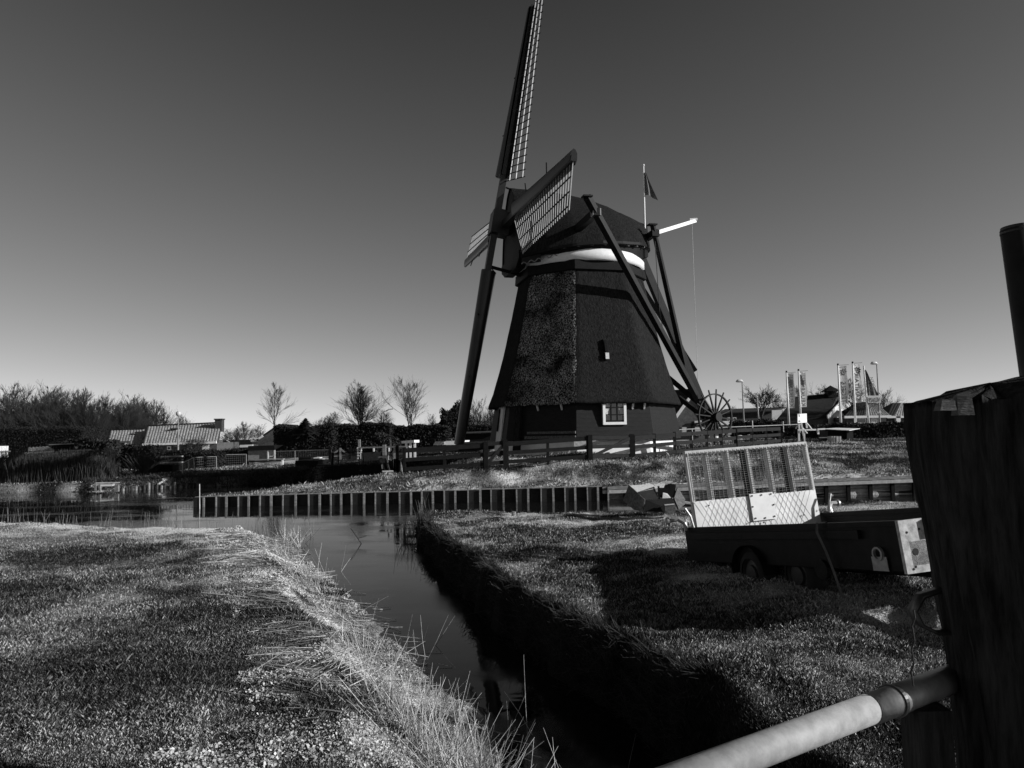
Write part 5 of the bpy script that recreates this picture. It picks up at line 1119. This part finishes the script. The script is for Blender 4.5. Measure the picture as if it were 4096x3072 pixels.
WLB = ['tallest spiky woodland tree at the far left edge', 'woodland tree second from the left edge', 'broad dense woodland tree above the long shed', 'dense woodland tree right of the broadest one', 'dark woodland tree left of the annex ridge', 'feathery woodland tree over the annex roof', 'pale-stemmed birch-like tree behind the annex', 'woodland tree just left of the bungalow ridge', 'last woodland tree behind the bungalow ridge', 'low woodland tree cut by the picture edge', 'rear woodland tree filling the gap above the shed', 'rear woodland tree filling the gap above the annex', 'rear woodland tree at the far left', 'front woodland sapling above the tiled lean-to', 'front woodland sapling above the shed roof end']
WLB += ['back-row woodland tree %s' % q_ for q_ in ('left of the spiky tallest one', 'behind the second from the left', 'over the tiled lean-to', 'over the middle of the long shed', 'over the right end of the long shed', 'left of the feathery one', 'right of the feathery one', 'behind the birch-like tree')]
for i, (x, yt, Y) in enumerate(((88, 1555, 84), (178, 1566, 88), (290, 1575, 86), (375, 1590, 88), (440, 1612, 90), (505, 1600, 92), (545, 1612, 94), (585, 1600, 95), (620, 1622, 96), (10, 1590, 84), (240, 1570, 96), (470, 1615, 98), (40, 1600, 80), (140, 1590, 80), (335, 1583, 82), (60, 1590, 78), (190, 1600, 79), (150, 1585, 93), (265, 1595, 80), (350, 1600, 79), (485, 1630, 86), (530, 1635, 88), (560, 1640, 87))):
    tree(('wood', 'wood2', 'wood', 'multi')[i % 4], x, yt-12, 1835, Y, WLB[i], 'woodland_tree', WG, wid=.95 if i % 2 else 1.15)
FG = 'low far trees on the horizon'
FLB = ['far low tree behind the chimney', 'far low tree right of the chimney', 'far low tree over the low white-fascia house', 'far low tree beside the brick gable', 'far tree right of the spiky conifer', 'far slender tree right of the dark round evergreen', 'far slender tree behind the lower sail', 'far slender tree touching the thatch eave', 'far pale tree just left of the mill porch', 'far sapling left of the dark round evergreen', 'tiny bare tree behind the bungalow ridge']
for i, (x, yt, Y) in enumerate(((905, 1715, 150), (945, 1705, 150), (985, 1690, 140), (1040, 1700, 140), (1290, 1660, 120), (1875, 1612, 100), (1915, 1600, 98), (1950, 1640, 98), (1980, 1625, 97), (1720, 1660, 105), (735, 1655, 120))):
    tree(('wood2', 'multi', 'wood')[i % 3], x, yt, 1795, Y, FLB[i], 'far_tree', FG, wid=1.3 if i < 5 else .8)
tree('round', 3048, 1525, 1712, 88, 'round-crowned bare tree right of the nearer street lamp', wid=1.15)
tree('tall2', 3215, 1545, 1705, 96, 'bare tree between the two left banner poles', wid=1.4); tree('round', 3312, 1528, 1705, 100, 'round bare tree left of the lettered banners', wid=1.25, rz=2); tree('wood', 3425, 1520, 1705, 84, 'bare tree between the lettered banners', wid=1.2)
tree('wood2', 3530, 1565, 1705, 110, 'dense grey tree right of the far street lamp', wid=1.5); tree('wood', 3120, 1590, 1705, 110, 'faint bare tree left of the banner poles', wid=1.2); tree('wood2', 2930, 1625, 1700, 180, 'tiny far tree on the hall roofline')
# garden trees and leaning willow
tree('round', 775, 1730, 1855, 66, 'small spreading garden tree before the bungalow windows', m='bark', wid=1.1)
lw = thing('leaning_willow', tuple(at(560, 1945, 43.6)), 'arching willow bush leaning over the left shore', 'tree'); m = MB(); w0_ = at(558, 1945, 43.6); w1_ = at(585, 1880, 44); w2_ = at(640, 1848, 44.5)
m.tube([w0_, at(570, 1910, 43.8), w1_, w2_, at(690, 1838, 45)], [.11, .1, .09, .06, .03], 7); m.build('trunk', 'pale_bark', lw, True); m = MB()
for i in range(420):
    f = random.random(); p = w0_.lerp(w1_, f) if random.random() < .8 else w1_.lerp(w2_, f); d = V((random.gauss(-.15, .35), random.gauss(0, .3), random.uniform(.4, 1))).normalized(); L_ = random.uniform(.5, 1.8); m.tube([p, p+d*L_*.5, p+d*L_+V((random.gauss(0, .1), 0, 0))], [.014, .01, .007], 3, False)
m.build('branches', 'twigs', lw)
# ------------------------------------------------------------------ street lamps and poles
def lamp(x0, y0, x1, y1, Y, kind, label):
    t = thing('street_lamp', tuple(at(x1, y1, Y)), label, 'street lamp'); b, p = at(x1, y1, Y), at(x0, y0, Y); p.x = b.x+.0*(p.x-b.x)+(p.x-b.x)*.3
    MB().tube([b, b.lerp(p, .3), p], [.09, .07, .05], 8).build('pole', 'pole_grey', t)
    if kind == 'globe': MB().tube([p-UZ*.02, p+UZ*.10, p+UZ*.3, p+UZ*.42], [.1, .2, .22, .08], 12).build('lamp_head', 'lamp_white', t, True)
    elif kind == 'left': MB().tube([p+V((.1, 0, .02)), p+V((-.1, 0, .14)), p+V((-.45, -.1, .12)), p+V((-.62, -.12, .05))], [.06, .15, .15, .05], 10).build('lamp_head', 'lamp_white', t, True)
    else:
        MB().tube([p, p+V((.25, 0, .22)), p+V((.8, 0, .42))], [.05, .045, .04], 8).build('arm', 'pole_grey', t); MB().beam(p+V((.7, 0, .42)), p+V((1.25, 0, .5)), .25, .12).build('lamp_head', 'lamp_white', t)
lamp(712, 1664, 712, 1803, 64, 'globe', 'street lamp with round head in front of the bungalow'); lamp(1526, 1654, 1530, 1750, 82, 'arm', 'street lamp with curved arm between the bare trees')
lamp(2966, 1529, 2977, 1722, 70, 'left', 'street lamp just right of the capstan wheel'); lamp(3505, 1458, 3520, 1700, 68, 'left', 'street lamp right of the banners, carrying a small triangle sign')
sg = thing('warning_sign', tuple(at(3520, 1652, 67.8)), 'small triangular road sign on the far right lamp post', 'sign'); MB().prism([at(3513, 1652, 67.8), at(3527, 1651, 67.8), at(3520, 1638, 67.8)], V((0, .03, 0))).build('panel', 'old_white_paint', sg)
MB().tube([at(3038, 1725, 68), at(3027, 1590, 68)], [.09, .06], 8).build('bare_pole', 'pole_grey', None, True, label='plain white pole in front of the round bare tree', cat='pole')
# ------------------------------------------------------------------ banners
def text_mesh(txt, size, name='text'):
    cu_ = bpy.data.curves.new('lettering', 'FONT'); cu_.body = txt; cu_.size = size; cu_.extrude = .004; cu_.offset = .0; o = bpy.data.objects.new('lettering', cu_); COL.objects.link(o)
    bpy.context.view_layer.update(); me_ = bpy.data.meshes.new_from_object(o.evaluated_get(bpy.context.evaluated_depsgraph_get())); bpy.data.objects.remove(o); bpy.data.curves.remove(cu_); return me_
def put_text(txt, O, X, Yv, length, height, parent, m='lettering', name='lettering', curve=None):
    """text baseline starts at O, runs along X (length m), letters rise along Yv"""
    me_ = text_mesh(txt, 1.0); co = np.empty(len(me_.vertices)*3); me_.vertices.foreach_get('co', co); co = co.reshape(-1, 3); mn, mx = co.min(0), co.max(0)
    X = np.array(X); Yv = np.array(Yv); N_ = np.cross(X, Yv); org = np.array(ORG[parent.name])
    P = np.array(O)+np.outer((co[:, 0]-mn[0])/(mx[0]-mn[0])*length, X)+np.outer((co[:, 1]-mn[1])/(mx[1]-mn[1])*height, Yv)+np.outer(co[:, 2], N_)
    if curve is not None: P[:, 1] += curve(P)
    me_.vertices.foreach_set('co', (P-org).ravel()); me_.materials.clear(); me_.materials.append(MATS[m]); me_.update(); o = bpy.data.objects.new(name, me_); COL.objects.link(o); o.parent = parent; ORG[o.name] = ORG[parent.name]; return o
def banner(xt, yt, xb, yb, x1, y_top, y_bot, Y, label, txt, t0, t1, flower, wdt):
    t = thing('banner_pole', tuple(at(xb, yb, Y)), label, 'flagpole'); b, p = at(xb, yb, Y), at(xt, yt, Y); p.x = b.x+(p.x-b.x)*.25; b.y = p.y = Y
    MB().tube([b, p], [.10, .06], 10).build('pole', 'white_paint', t, True); MB().tube([p, p+UZ*.15], [.09, .07], 8).build('cap', 'tarred_wood', t)
    def on(f): return b.lerp(p, f)
    def fz(y): return at(xt, y, Y).z
    zt_, zb_ = fz(y_top), fz(y_bot); c = on((zt_-b.z)/(p.z-b.z)); MB().tube([c+UZ*.06, c+V((wdt+.25, -.05, .10))], .02, 6).build('top_arm', 'pole_grey', t)
    rows = []
    wav = lambda q: .05*math.sin(q[2]*1.7)+.04*math.sin(q[0]*4)
    for i in range(25):
        z = zt_+(zb_-zt_)*i/24; o = on((z-b.z)/(p.z-b.z)); row = []
        for j in range(9): q = V((o.x+.10+wdt*j/8*(1-.06*math.sin(i*.35)), Y, z)); q.y += wav(q); row.append(q)
        rows.append(row)
    cl = MB(); cl.grid(rows); cl = cl.build('cloth', 'banner', t, True)
    o = on((fz(t0)-b.z)/(p.z-b.z)); crv = lambda P: .05*np.sin(P[:, 2]*1.7)+.04*np.sin(P[:, 0]*4)-.02
    if txt: put_text(txt, (o.x+.10+wdt*.15, Y, fz(t0)), (-.03, 0, 1), (1, 0, 0), fz(t1)-fz(t0), wdt*.62, cl, curve=crv, m='lettering' if flower else 'banner_dark')
    if flower:
        fc = V((on(.98).x+.10+wdt*.55, Y-.03, fz(y_top)-.55)); fc.y += wav(fc); fm = MB()
        for k in range(8):
            a = k*math.pi/4+.2; d = V((math.cos(a), 0, math.sin(a))); s = V((-d.z, 0, d.x)); fm.add([fc+d*.1, fc+d*.22+s*.075, fc+d*.34, fc+d*.22-s*.075], [(0, 1, 2, 3)])
        fm.tube([fc+V((0, .0, 0)), fc+V((0, -.01, 0))], .07, 8); fm.build('emblem', 'lettering', cl)
    else:
        gm_ = MB(); z0_ = fz(y_top)-.15
        for k in range(6): gm_.beam(V((o.x+.2+wdt*.12*k, Y-.06, z0_)), V((o.x+.2+wdt*.12*k, Y-.06, z0_-1.0)), .02, .03)
        for k in range(6): gm_.beam(V((o.x+.2, Y-.06, z0_-k*.2)), V((o.x+.1+wdt*.82, Y-.06, z0_-k*.2)), .02, .03)
        gm_.build('grid_emblem', 'banner_dark', cl)
banner(3143, 1490, 3156, 1706, 3172, 1494, 1633, 64, 'leftmost banner pole with faint mirrored KEUKENS lettering', 'KEUKENS', 1626, 1526, False, .52)
banner(3193, 1483, 3204, 1705, 3220, 1488, 1628, 64, 'second banner pole, standing behind the for sale board', 'KEUKENS', 1624, 1520, False, .55)
banner(3349, 1461, 3364, 1700, 3380, 1464, 1615, 64, 'banner pole with mirrored TEGELS lettering', 'TEGELS', 1612, 1527, True, .66)
banner(3411, 1453, 3422, 1698, 3440, 1456, 1612, 64, 'banner pole with mirrored SANITAIR lettering', 'SANITAIR', 1602, 1492, True, .56)
# fifth pole: drooping flag with PLAZA
fpz = thing('banner_pole', tuple(at(3475, 1700, 64)), 'banner pole with folded drooping flag reading PLAZA', 'flagpole'); b, p = at(3475, 1700, 64), at(3459, 1463, 64); p.x = b.x-.18; b.y = p.y = 64
MB().tube([b, p], [.10, .06], 10).build('pole', 'white_paint', fpz, True); m = MB(); rows = []
for i in range(21):
    f = i/20; z = at(3460, 1478, 64).z*(1-f)+at(3460, 1612, 64).z*f; wdt = .05+.95*min(1, f*1.25)**.9; rows.append([V((p.x+.12+(b.x-p.x)*f*.5+wdt*j/10, 64+.10*math.sin(j*1.3+f*4)*(1-.7*f), z-.12*j/10*(1-f))) for j in range(11)])
m.grid(rows); cl = m.build('cloth', 'banner_dark', fpz, True)
zz = at(3460, 1585, 64).z; MB().box((p.x+.72, 63.86, zz-.27), (1.12, .03, .62)).build('pale_band', 'banner', cl); put_text('PLAZA', (p.x+.22, 63.82, zz-.50), (1, 0, .02), (.15, 0, 1), .98, .36, cl)
put_text('BAD &', (p.x+.30, 63.84, at(3460, 1562, 64).z), (.05, 0, 1), (-1*-.1, 0, 0), 1.4, 3.2, cl) if False else put_text('BAD', (p.x+.62, 63.84, zz+.42), (-.08, 0, 1), (-1, 0, 0), .85, .34, cl); put_text('KEUKEN', (p.x+.98, 63.84, zz+.34), (-.25, 0, 1), (-1, 0, -.1), 1.3, .26, cl)
# for sale board
fs = thing('for_sale_board', tuple(at(3205, 1772, 52)), 'white TE KOOP board on braced posts', 'sign')
bd_ = MB().prism([at(3191, 1692, 51.7), at(3228, 1690, 52.4), at(3227, 1654, 52.4), at(3191, 1656, 51.7)], V((-.03, .04, 0))).build('board', 'white_paint', fs)
O_ = at(3195, 1668, 51.96); W_ = (at(3225, 1668, 52)-at(3195, 1668, 52)).length
put_text('TE KOOP', at(3195, 1668, 51.72), (1, 1.0, .03), (0, 0, 1), W_, .19, bd_, 'banner_dark'); put_text('WWW.MAKELAAR.NL', at(3196, 1677, 51.96), (1, 0, .03), (0, 0, 1), W_*.94, .07, bd_, 'banner_dark') if False else None
put_text('06 277 886 41', at(3196, 1688, 51.74), (1, 1.0, .03), (0, 0, 1), W_*.95, .12, bd_, 'banner_dark')
for xa, xb_, y2 in ((3195, 3199, 1730), (3205, 3219, 1768), (3225, 3228, 1712)): MB().beam(at(xa, 1690, 52.1), at(xb_, y2, 52.1), .1, .08).build('post', 'white_paint', fs)
for xa, ya, xb_, yb_ in ((3197, 1694, 3228, 1733), (3194, 1697, 3183, 1714), (3227, 1692, 3248, 1718)): MB().beam(at(xa, ya, 52.3), at(xb_, yb_, 53), .08, .06).build('stay', 'old_white_paint', fs)
for x0_, x1_, yy, px_, label in ((3191, 3264, 1720, (3195, 3217), 'white rail on two posts below the for sale board'), (3270, 3300, 1717, (3272,), 'short white rail left of the white-topped shelter')):
    t = thing('white_rail', tuple(at(x0_, 1770, 47)), label, 'railing'); MB().beam(at(x0_, yy, 47), at(x1_, yy-1.5, 47), .09, .10).build('rail', 'white_paint', t)
    for q_ in px_: MB().beam(at(q_, yy, 47.1), at(q_+1, 1771 if len(px_) > 1 else 1737, 47.1), .11 if q_ < 3200 or len(px_) < 2 else .07, .1, up=(0, 1, 0)).build('post', 'white_paint', t)
ln_ = thing('pole_railing', tuple(at(2720, 1740, 58)), 'long thin white pole railing behind the capstan wheel', 'railing'); MB().tube([at(2715, 1719, 58), at(2910, 1709, 58), at(3190, 1698, 58)], .04, 6).build('pole', 'white_paint', ln_)
for q_, yy, y2 in ((2768, 1716, 1770), (2835, 1713, 1765), (3009, 1682, 1722), (3132, 1686, 1728)): MB().tube([at(q_, yy, 58), at(q_+2, y2, 58)], .04, 6).build('post', 'old_white_paint', ln_)
for i, (q_, yt, yb, w_) in enumerate(((2955, 1741, 1758, .42), (2998, 1737, 1755, .25), (3000, 1768, 1783, .28), (2862, 1744, 1764, .35), (2905, 1740, 1762, .12))):
    MB().tube([at(q_, yb, 47), at(q_, yt, 47)], w_/2, 10).build('white_drum', 'old_white_paint', None, True, label=('short thick white bollard behind the fence corner', 'narrow white bollard right of the thick one', 'low white bollard under the middle rail', 'grey drum under the capstan wheel', 'slim white bollard right of the capstan wheel')[i], cat='bollard', group='white bollards behind the fence')
# shelter, crate, tub, chair
st_ = thing('low_shelter', tuple(at(3375, 1768, 49)), 'low dark shelter with wide white sheet roof', 'shelter')
MB().hexa([at(3283, 1717, 48), at(3398, 1723, 46.5), at(3440, 1715, 49), at(3345, 1713, 51), at(3283, 1715, 48), at(3398, 1720.5, 46.5), at(3440, 1713.5, 49), at(3345, 1711, 51)]).build('roof', 'white_paint', st_); boxpx(3312, 1722, 3386, 1762, 48.6, 1.6, 'tarred_wood', 'body', None, None, st_); boxpx(3388, 1724, 3413, 1760, 48.4, 1.5, 'roof_dark', 'side_box', None, None, st_)
cr_ = thing('bulk_bag', tuple(at(3345, 1773, 45.5)), 'pale strapped bulk bag in front of the white-topped shelter', 'bag'); boxpx(3326, 1745, 3365, 1773, 45.5, .6, 'cloth_pale', 'bag', None, None, cr_)
for q_ in (3333, 3344, 3356): MB().beam(at(q_, 1744, 45.45), at(q_+1, 1773, 45.45), .03, .02).build('strap', 'tarred_wood', cr_)
tb_ = thing('dark_tub', tuple(at(3308, 1768, 46.5)), 'dark tub with pale rim left of the bulk bag', 'tub'); c = at(3312, 1752, 46.6); MB().tube([c-UZ*.35, c], [.42, .52], 14).build('body', 'rubber', tb_, True); MB().ring(c+UZ*.02, .5, UZ, .06, .05, 20).build('rim', 'old_white_paint', tb_) if False else MB().tube([c, c+UZ*.05], .53, 14).build('rim', 'old_white_paint', tb_)
cb = thing('garden_chair', tuple(at(3130, 1776, 46)), 'dark garden chair beyond the end of the fence', 'chair')
boxpx(3117, 1731, 3134, 1752, 46.4, .05, 'tarred_wood', 'backrest', None, None, cb); MB().beam(at(3112, 1757, 46), at(3150, 1756, 46), .5, .06).build('seat', 'tarred_wood', cb)
for q_ in (3113, 3127, 3148): MB().beam(at(q_, 1748, 46), at(q_+1, 1777, 46), .06, .06).build('leg', 'tarred_wood', cb)
MB().beam(at(3136, 1748, 46), at(3174, 1747, 46), .5, .06).build('armrest', 'tarred_wood', cb); MB().beam(at(3172, 1748, 46), at(3173, 1774, 46), .06, .06).build('leg', 'tarred_wood', cb)
# ------------------------------------------------------------------ right hand buildings
rh = thing('brick_house', tuple(at(2770, 1760, 74)), 'brick house with white bargeboards right behind the mill', 'house')
apx = at(2786, 1553, 74); eRt = at(2866, 1668, 74); eLf = at(2704, 1668, 74)
MB().prism([at(2706, 1760, 74.2), at(2880, 1755, 74.2), eRt+V((0, .2, 0)), apx+V((0, .2, -.2)), eLf+V((0, .2, 0))], V((0, .3, 0))).build('gable_wall', 'brick_wall', rh)
for a, b in ((apx, eRt), (apx, eLf)): MB().beam(a+V((0, -.05, 0)), b+(b-a).normalized()*.3+V((0, -.05, 0)), .12, .30, up=UZ).build('bargeboard', 'white_paint', rh)
tiled_roof('roof', eLf+V((-.2, .1, 0)), eLf+V((-5.5, 9, 0)), apx+V((-5.5, 9, 0)), apx+V((0, .1, 0)), rh, 'roof_dark', .3, .05)
tiled_roof('roof', eRt+V((.2, .1, 0)), eRt+V((-5.5, 9, 0)), apx+V((-5.5, 9, 0)), apx+V((0, .1, 0)), rh, 'roof_dark', .3, .05)
gr = MB().prism([at(2766, 1745, 74), at(2815, 1743, 74), at(2815, 1684, 74), at(2766, 1686, 74)], V((0, .1, 0))).build('open_bay', 'tarred_wood', rh); MB().prism([at(2780, 1742, 73.8), at(2813, 1741, 73.8), at(2813, 1707, 73.8), at(2780, 1708, 73.8)], V((0, .05, 0))).build('pale_door', 'cloth_pale', gr); MB().beam(at(2778, 1688, 73.8), at(2806, 1685, 73.8), .1, .2).build('lintel', 'old_white_paint', gr)
MB().prism([at(2728, 1742, 73.95), at(2746, 1741, 73.95), at(2746, 1708, 73.95), at(2728, 1709, 73.95)], V((0, .1, 0))).build('door', 'cloth_pale', rh)
hl_ = thing('dark_hall', tuple(at(2990, 1720, 105)), 'long dark hall with white gable panel and air conditioners', 'building')
MB().hexa([at(2870, 1725, 105), at(3100, 1720, 105), at(3100, 1720, 118), at(2870, 1725, 118), at(2870, 1655, 105), at(3100, 1645, 105), at(3100, 1640, 118), at(2870, 1648, 118)]).build('wall', 'brick_dark', hl_)
MB().hexa([at(2868, 1656, 104.5), at(3100, 1645, 104.5), at(3145, 1632, 112), at(2900, 1640, 112), at(2868, 1651, 104.5), at(3100, 1641, 104.5), at(3145, 1628, 112), at(2900, 1636, 112)]).build('roof', 'roof_dark', hl_)
MB().prism([at(3088, 1690, 104), at(3128, 1688, 104), at(3128, 1640, 104), at(3088, 1641, 104)], V((0, .2, 0))).build('white_panel', 'white_paint', hl_)
for x0_, x1_ in ((2914, 2930), (2932, 2946)):
    u_ = boxpx(x0_, 1669, x1_, 1687, 100, .8, 'old_white_paint', 'air_conditioner', None, None, hl_); MB().tube([at((x0_+x1_)/2, 1677, 99.95), at((x0_+x1_)/2, 1677, 99.9)], .17, 12).build('fan', 'rubber', u_)
wf_ = thing('white_canopy', tuple(at(2930, 1725, 80)), 'low white flat canopy left of the round bare tree', 'canopy'); MB().hexa([at(2874, 1700, 80), at(2990, 1697, 80), at(3005, 1689, 86), at(2880, 1690, 86), at(2874, 1688, 80), at(2990, 1686, 80), at(3005, 1684, 86), at(2880, 1685, 86)]).build('roof', 'white_paint', wf_)
for q_ in (2880, 2920, 2960): MB().beam(at(q_, 1698, 80.2), at(q_+1, 1730, 80.2), .12, .12).build('post', 'grey_wood', wf_)
bn = thing('barn_house', tuple(at(3250, 1730, 88)), 'large barn with dark sweeping roof, cupola and white boarded gable', 'barn')
R0_, R1_ = at(3178, 1592, 90), at(3354, 1575, 90)
MB().hexa([at(3088, 1700, 84), at(3310, 1668, 84), at(3500, 1668, 100), at(3150, 1700, 100), R0_, R1_, R1_+V((.2, 3, 0)), R0_+V((.2, 3, 0))]).build('roof', 'roof_dark', bn)
MB().beam(R0_+UZ*.05, R1_+UZ*.05, .3, .2).build('ridge', 'roof_dark', bn)
MB().hexa([at(3105, 1730, 84.5), at(3310, 1725, 84.5), at(3310, 1725, 92), at(3105, 1730, 92), at(3105, 1695, 84.5), at(3310, 1672, 84.5), at(3310, 1672, 92), at(3105, 1695, 92)]).build('wall', 'brick_dark', bn)
gp_ = MB().prism([at(3313, 1725, 83.8), at(3430, 1722, 95), at(3430, 1650, 95), at(3374, 1588, 89), at(3313, 1662, 83.8)], V((.3, .3, 0))).build('gable_wall', 'old_white_paint', bn)
MB().beam(at(3310, 1668, 83.5), at(3362, 1610, 88), .12, .35, up=UZ).build('bargeboard', 'white_paint', bn); MB().beam(at(3356, 1574, 89), at(3415, 1610, 93), .15, .4, up=UZ).build('bargeboard', 'white_paint', bn)
cu_ = MB().box(at(3322, 1572, 89.5)-UZ*.1, (1.0, 1.0, .9)).build('cupola', 'tarred_wood', bn); q_ = at(3322, 1566, 89.5); MB().add([q_+V((-.9, -.9, 0)), q_+V((.9, -.9, 0)), q_+V((.9, .9, 0)), q_+V((-.9, .9, 0)), q_+UZ*.75], [(0, 1, 4), (1, 2, 4), (2, 3, 4), (3, 0, 4), (3, 2, 1, 0)]).build('cupola_roof', 'tarred_wood', cu_)
for nm, x0_, x1_, xr0, xr1, yr, ye, Y_, label in (('tiled_house', 3375, 3562, 3430, 3500, 1608, 1662, 82, 'low tiled house with white fascia behind the right banners'), ('tiled_house', 3546, 3680, 3568, 3640, 1612, 1662, 86, 'second low tiled house, partly hidden by the foreground post')):
    t = thing(nm, tuple(at(x0_+60, 1720, Y_)), label, 'house', 'low tiled houses on the right'); eL, eR = at(x0_, ye+3, Y_), at(x1_, ye, Y_); rL, rR = at(xr0, yr, Y_+4), at(xr1, yr, Y_+4)
    xm = x0_+(x1_-x0_)*.45 if x0_ < 3400 else x0_+(x1_-x0_)*.22
    tiled_roof('roof', eL, at(xm, ye+1.5, Y_), at((xr0+xr1)/2, yr, Y_+4), rL, t, 'roof_dark'); r_ = tiled_roof('roof', at(xm, ye+1.5, Y_), eR, rR, at((xr0+xr1)/2, yr, Y_+4), t, 'roof_tile')
    MB().quad(rL, rR, rR+V((2, 5, -2.2)), rL+V((-2, 5, -2.2))).build('rear_roof', 'roof_dark', t)
    MB().beam(eL+V((0, -.1, -.1)), eR+V((0, -.1, -.1)), .2, .26).build('fascia', 'white_paint', t); wallq(eL+V((.3, .4, -.1)), eR+V((-.3, .4, -.1)), 1.5, 'wall', 'brick_dark', t, 5)
    if x0_ < 3400:
        MB().prism([at(3475, 1700, Y_+.2), at(3517, 1699, Y_+.2), at(3517, 1672, Y_+.2), at(3475, 1673, Y_+.2)], V((0, .1, 0))).build('white_wall', 'old_white_paint', t); win(3484, 1674, 3508, 1694, Y_+.05, t, m='curtain'); win(3425, 1673, 3465, 1693, Y_+.2, t)
    else: MB().beam(at(3590, 1665, Y_), at(3591, 1700, Y_), .5, .4).build('white_pillar', 'white_paint', t)
pcv = MB().prism([at(3404, 1696, 62), at(3466, 1695, 62), at(3455, 1691, 62), at(3415, 1692, 62)], V((0, 2, 0))).build('parked_car_roof', 'white_paint', None, label='white car roof just showing over the right hedge', cat='car')
pcv.name = 'parked_car'
# ------------------------------------------------------------------ scrub
MB().tube([at(2048, 2110, 20.6), at(2056, 2046, 20.6)], .06, 7).build('short_stake', 'grey_wood', None, label='short leaning stake at the canal edge below the gate', cat='stake')
MB().tube([at(799, 2060, 29.4), at(798, 1936, 29.4)], .018, 6).build('thin_stake', 'old_white_paint', None, label='thin pale rod standing in the water at the pile wall corner', cat='stake')
tw = MB(); c = atz(1450, 2175, 0)
tw.tube([c-UZ*.05, c+V((-.12, 0, .14)), c+V((-.30, 0, .40))], .012, 5); tw.tube([c+V((-.12, 0, .14)), c+V((.1, 0, .2))], .008, 5)
tw.build('fallen_twig', 'bark', None, label='dark twig sticking out of the frozen ditch mouth', cat='twig')
bpy.context.view_layer.update()
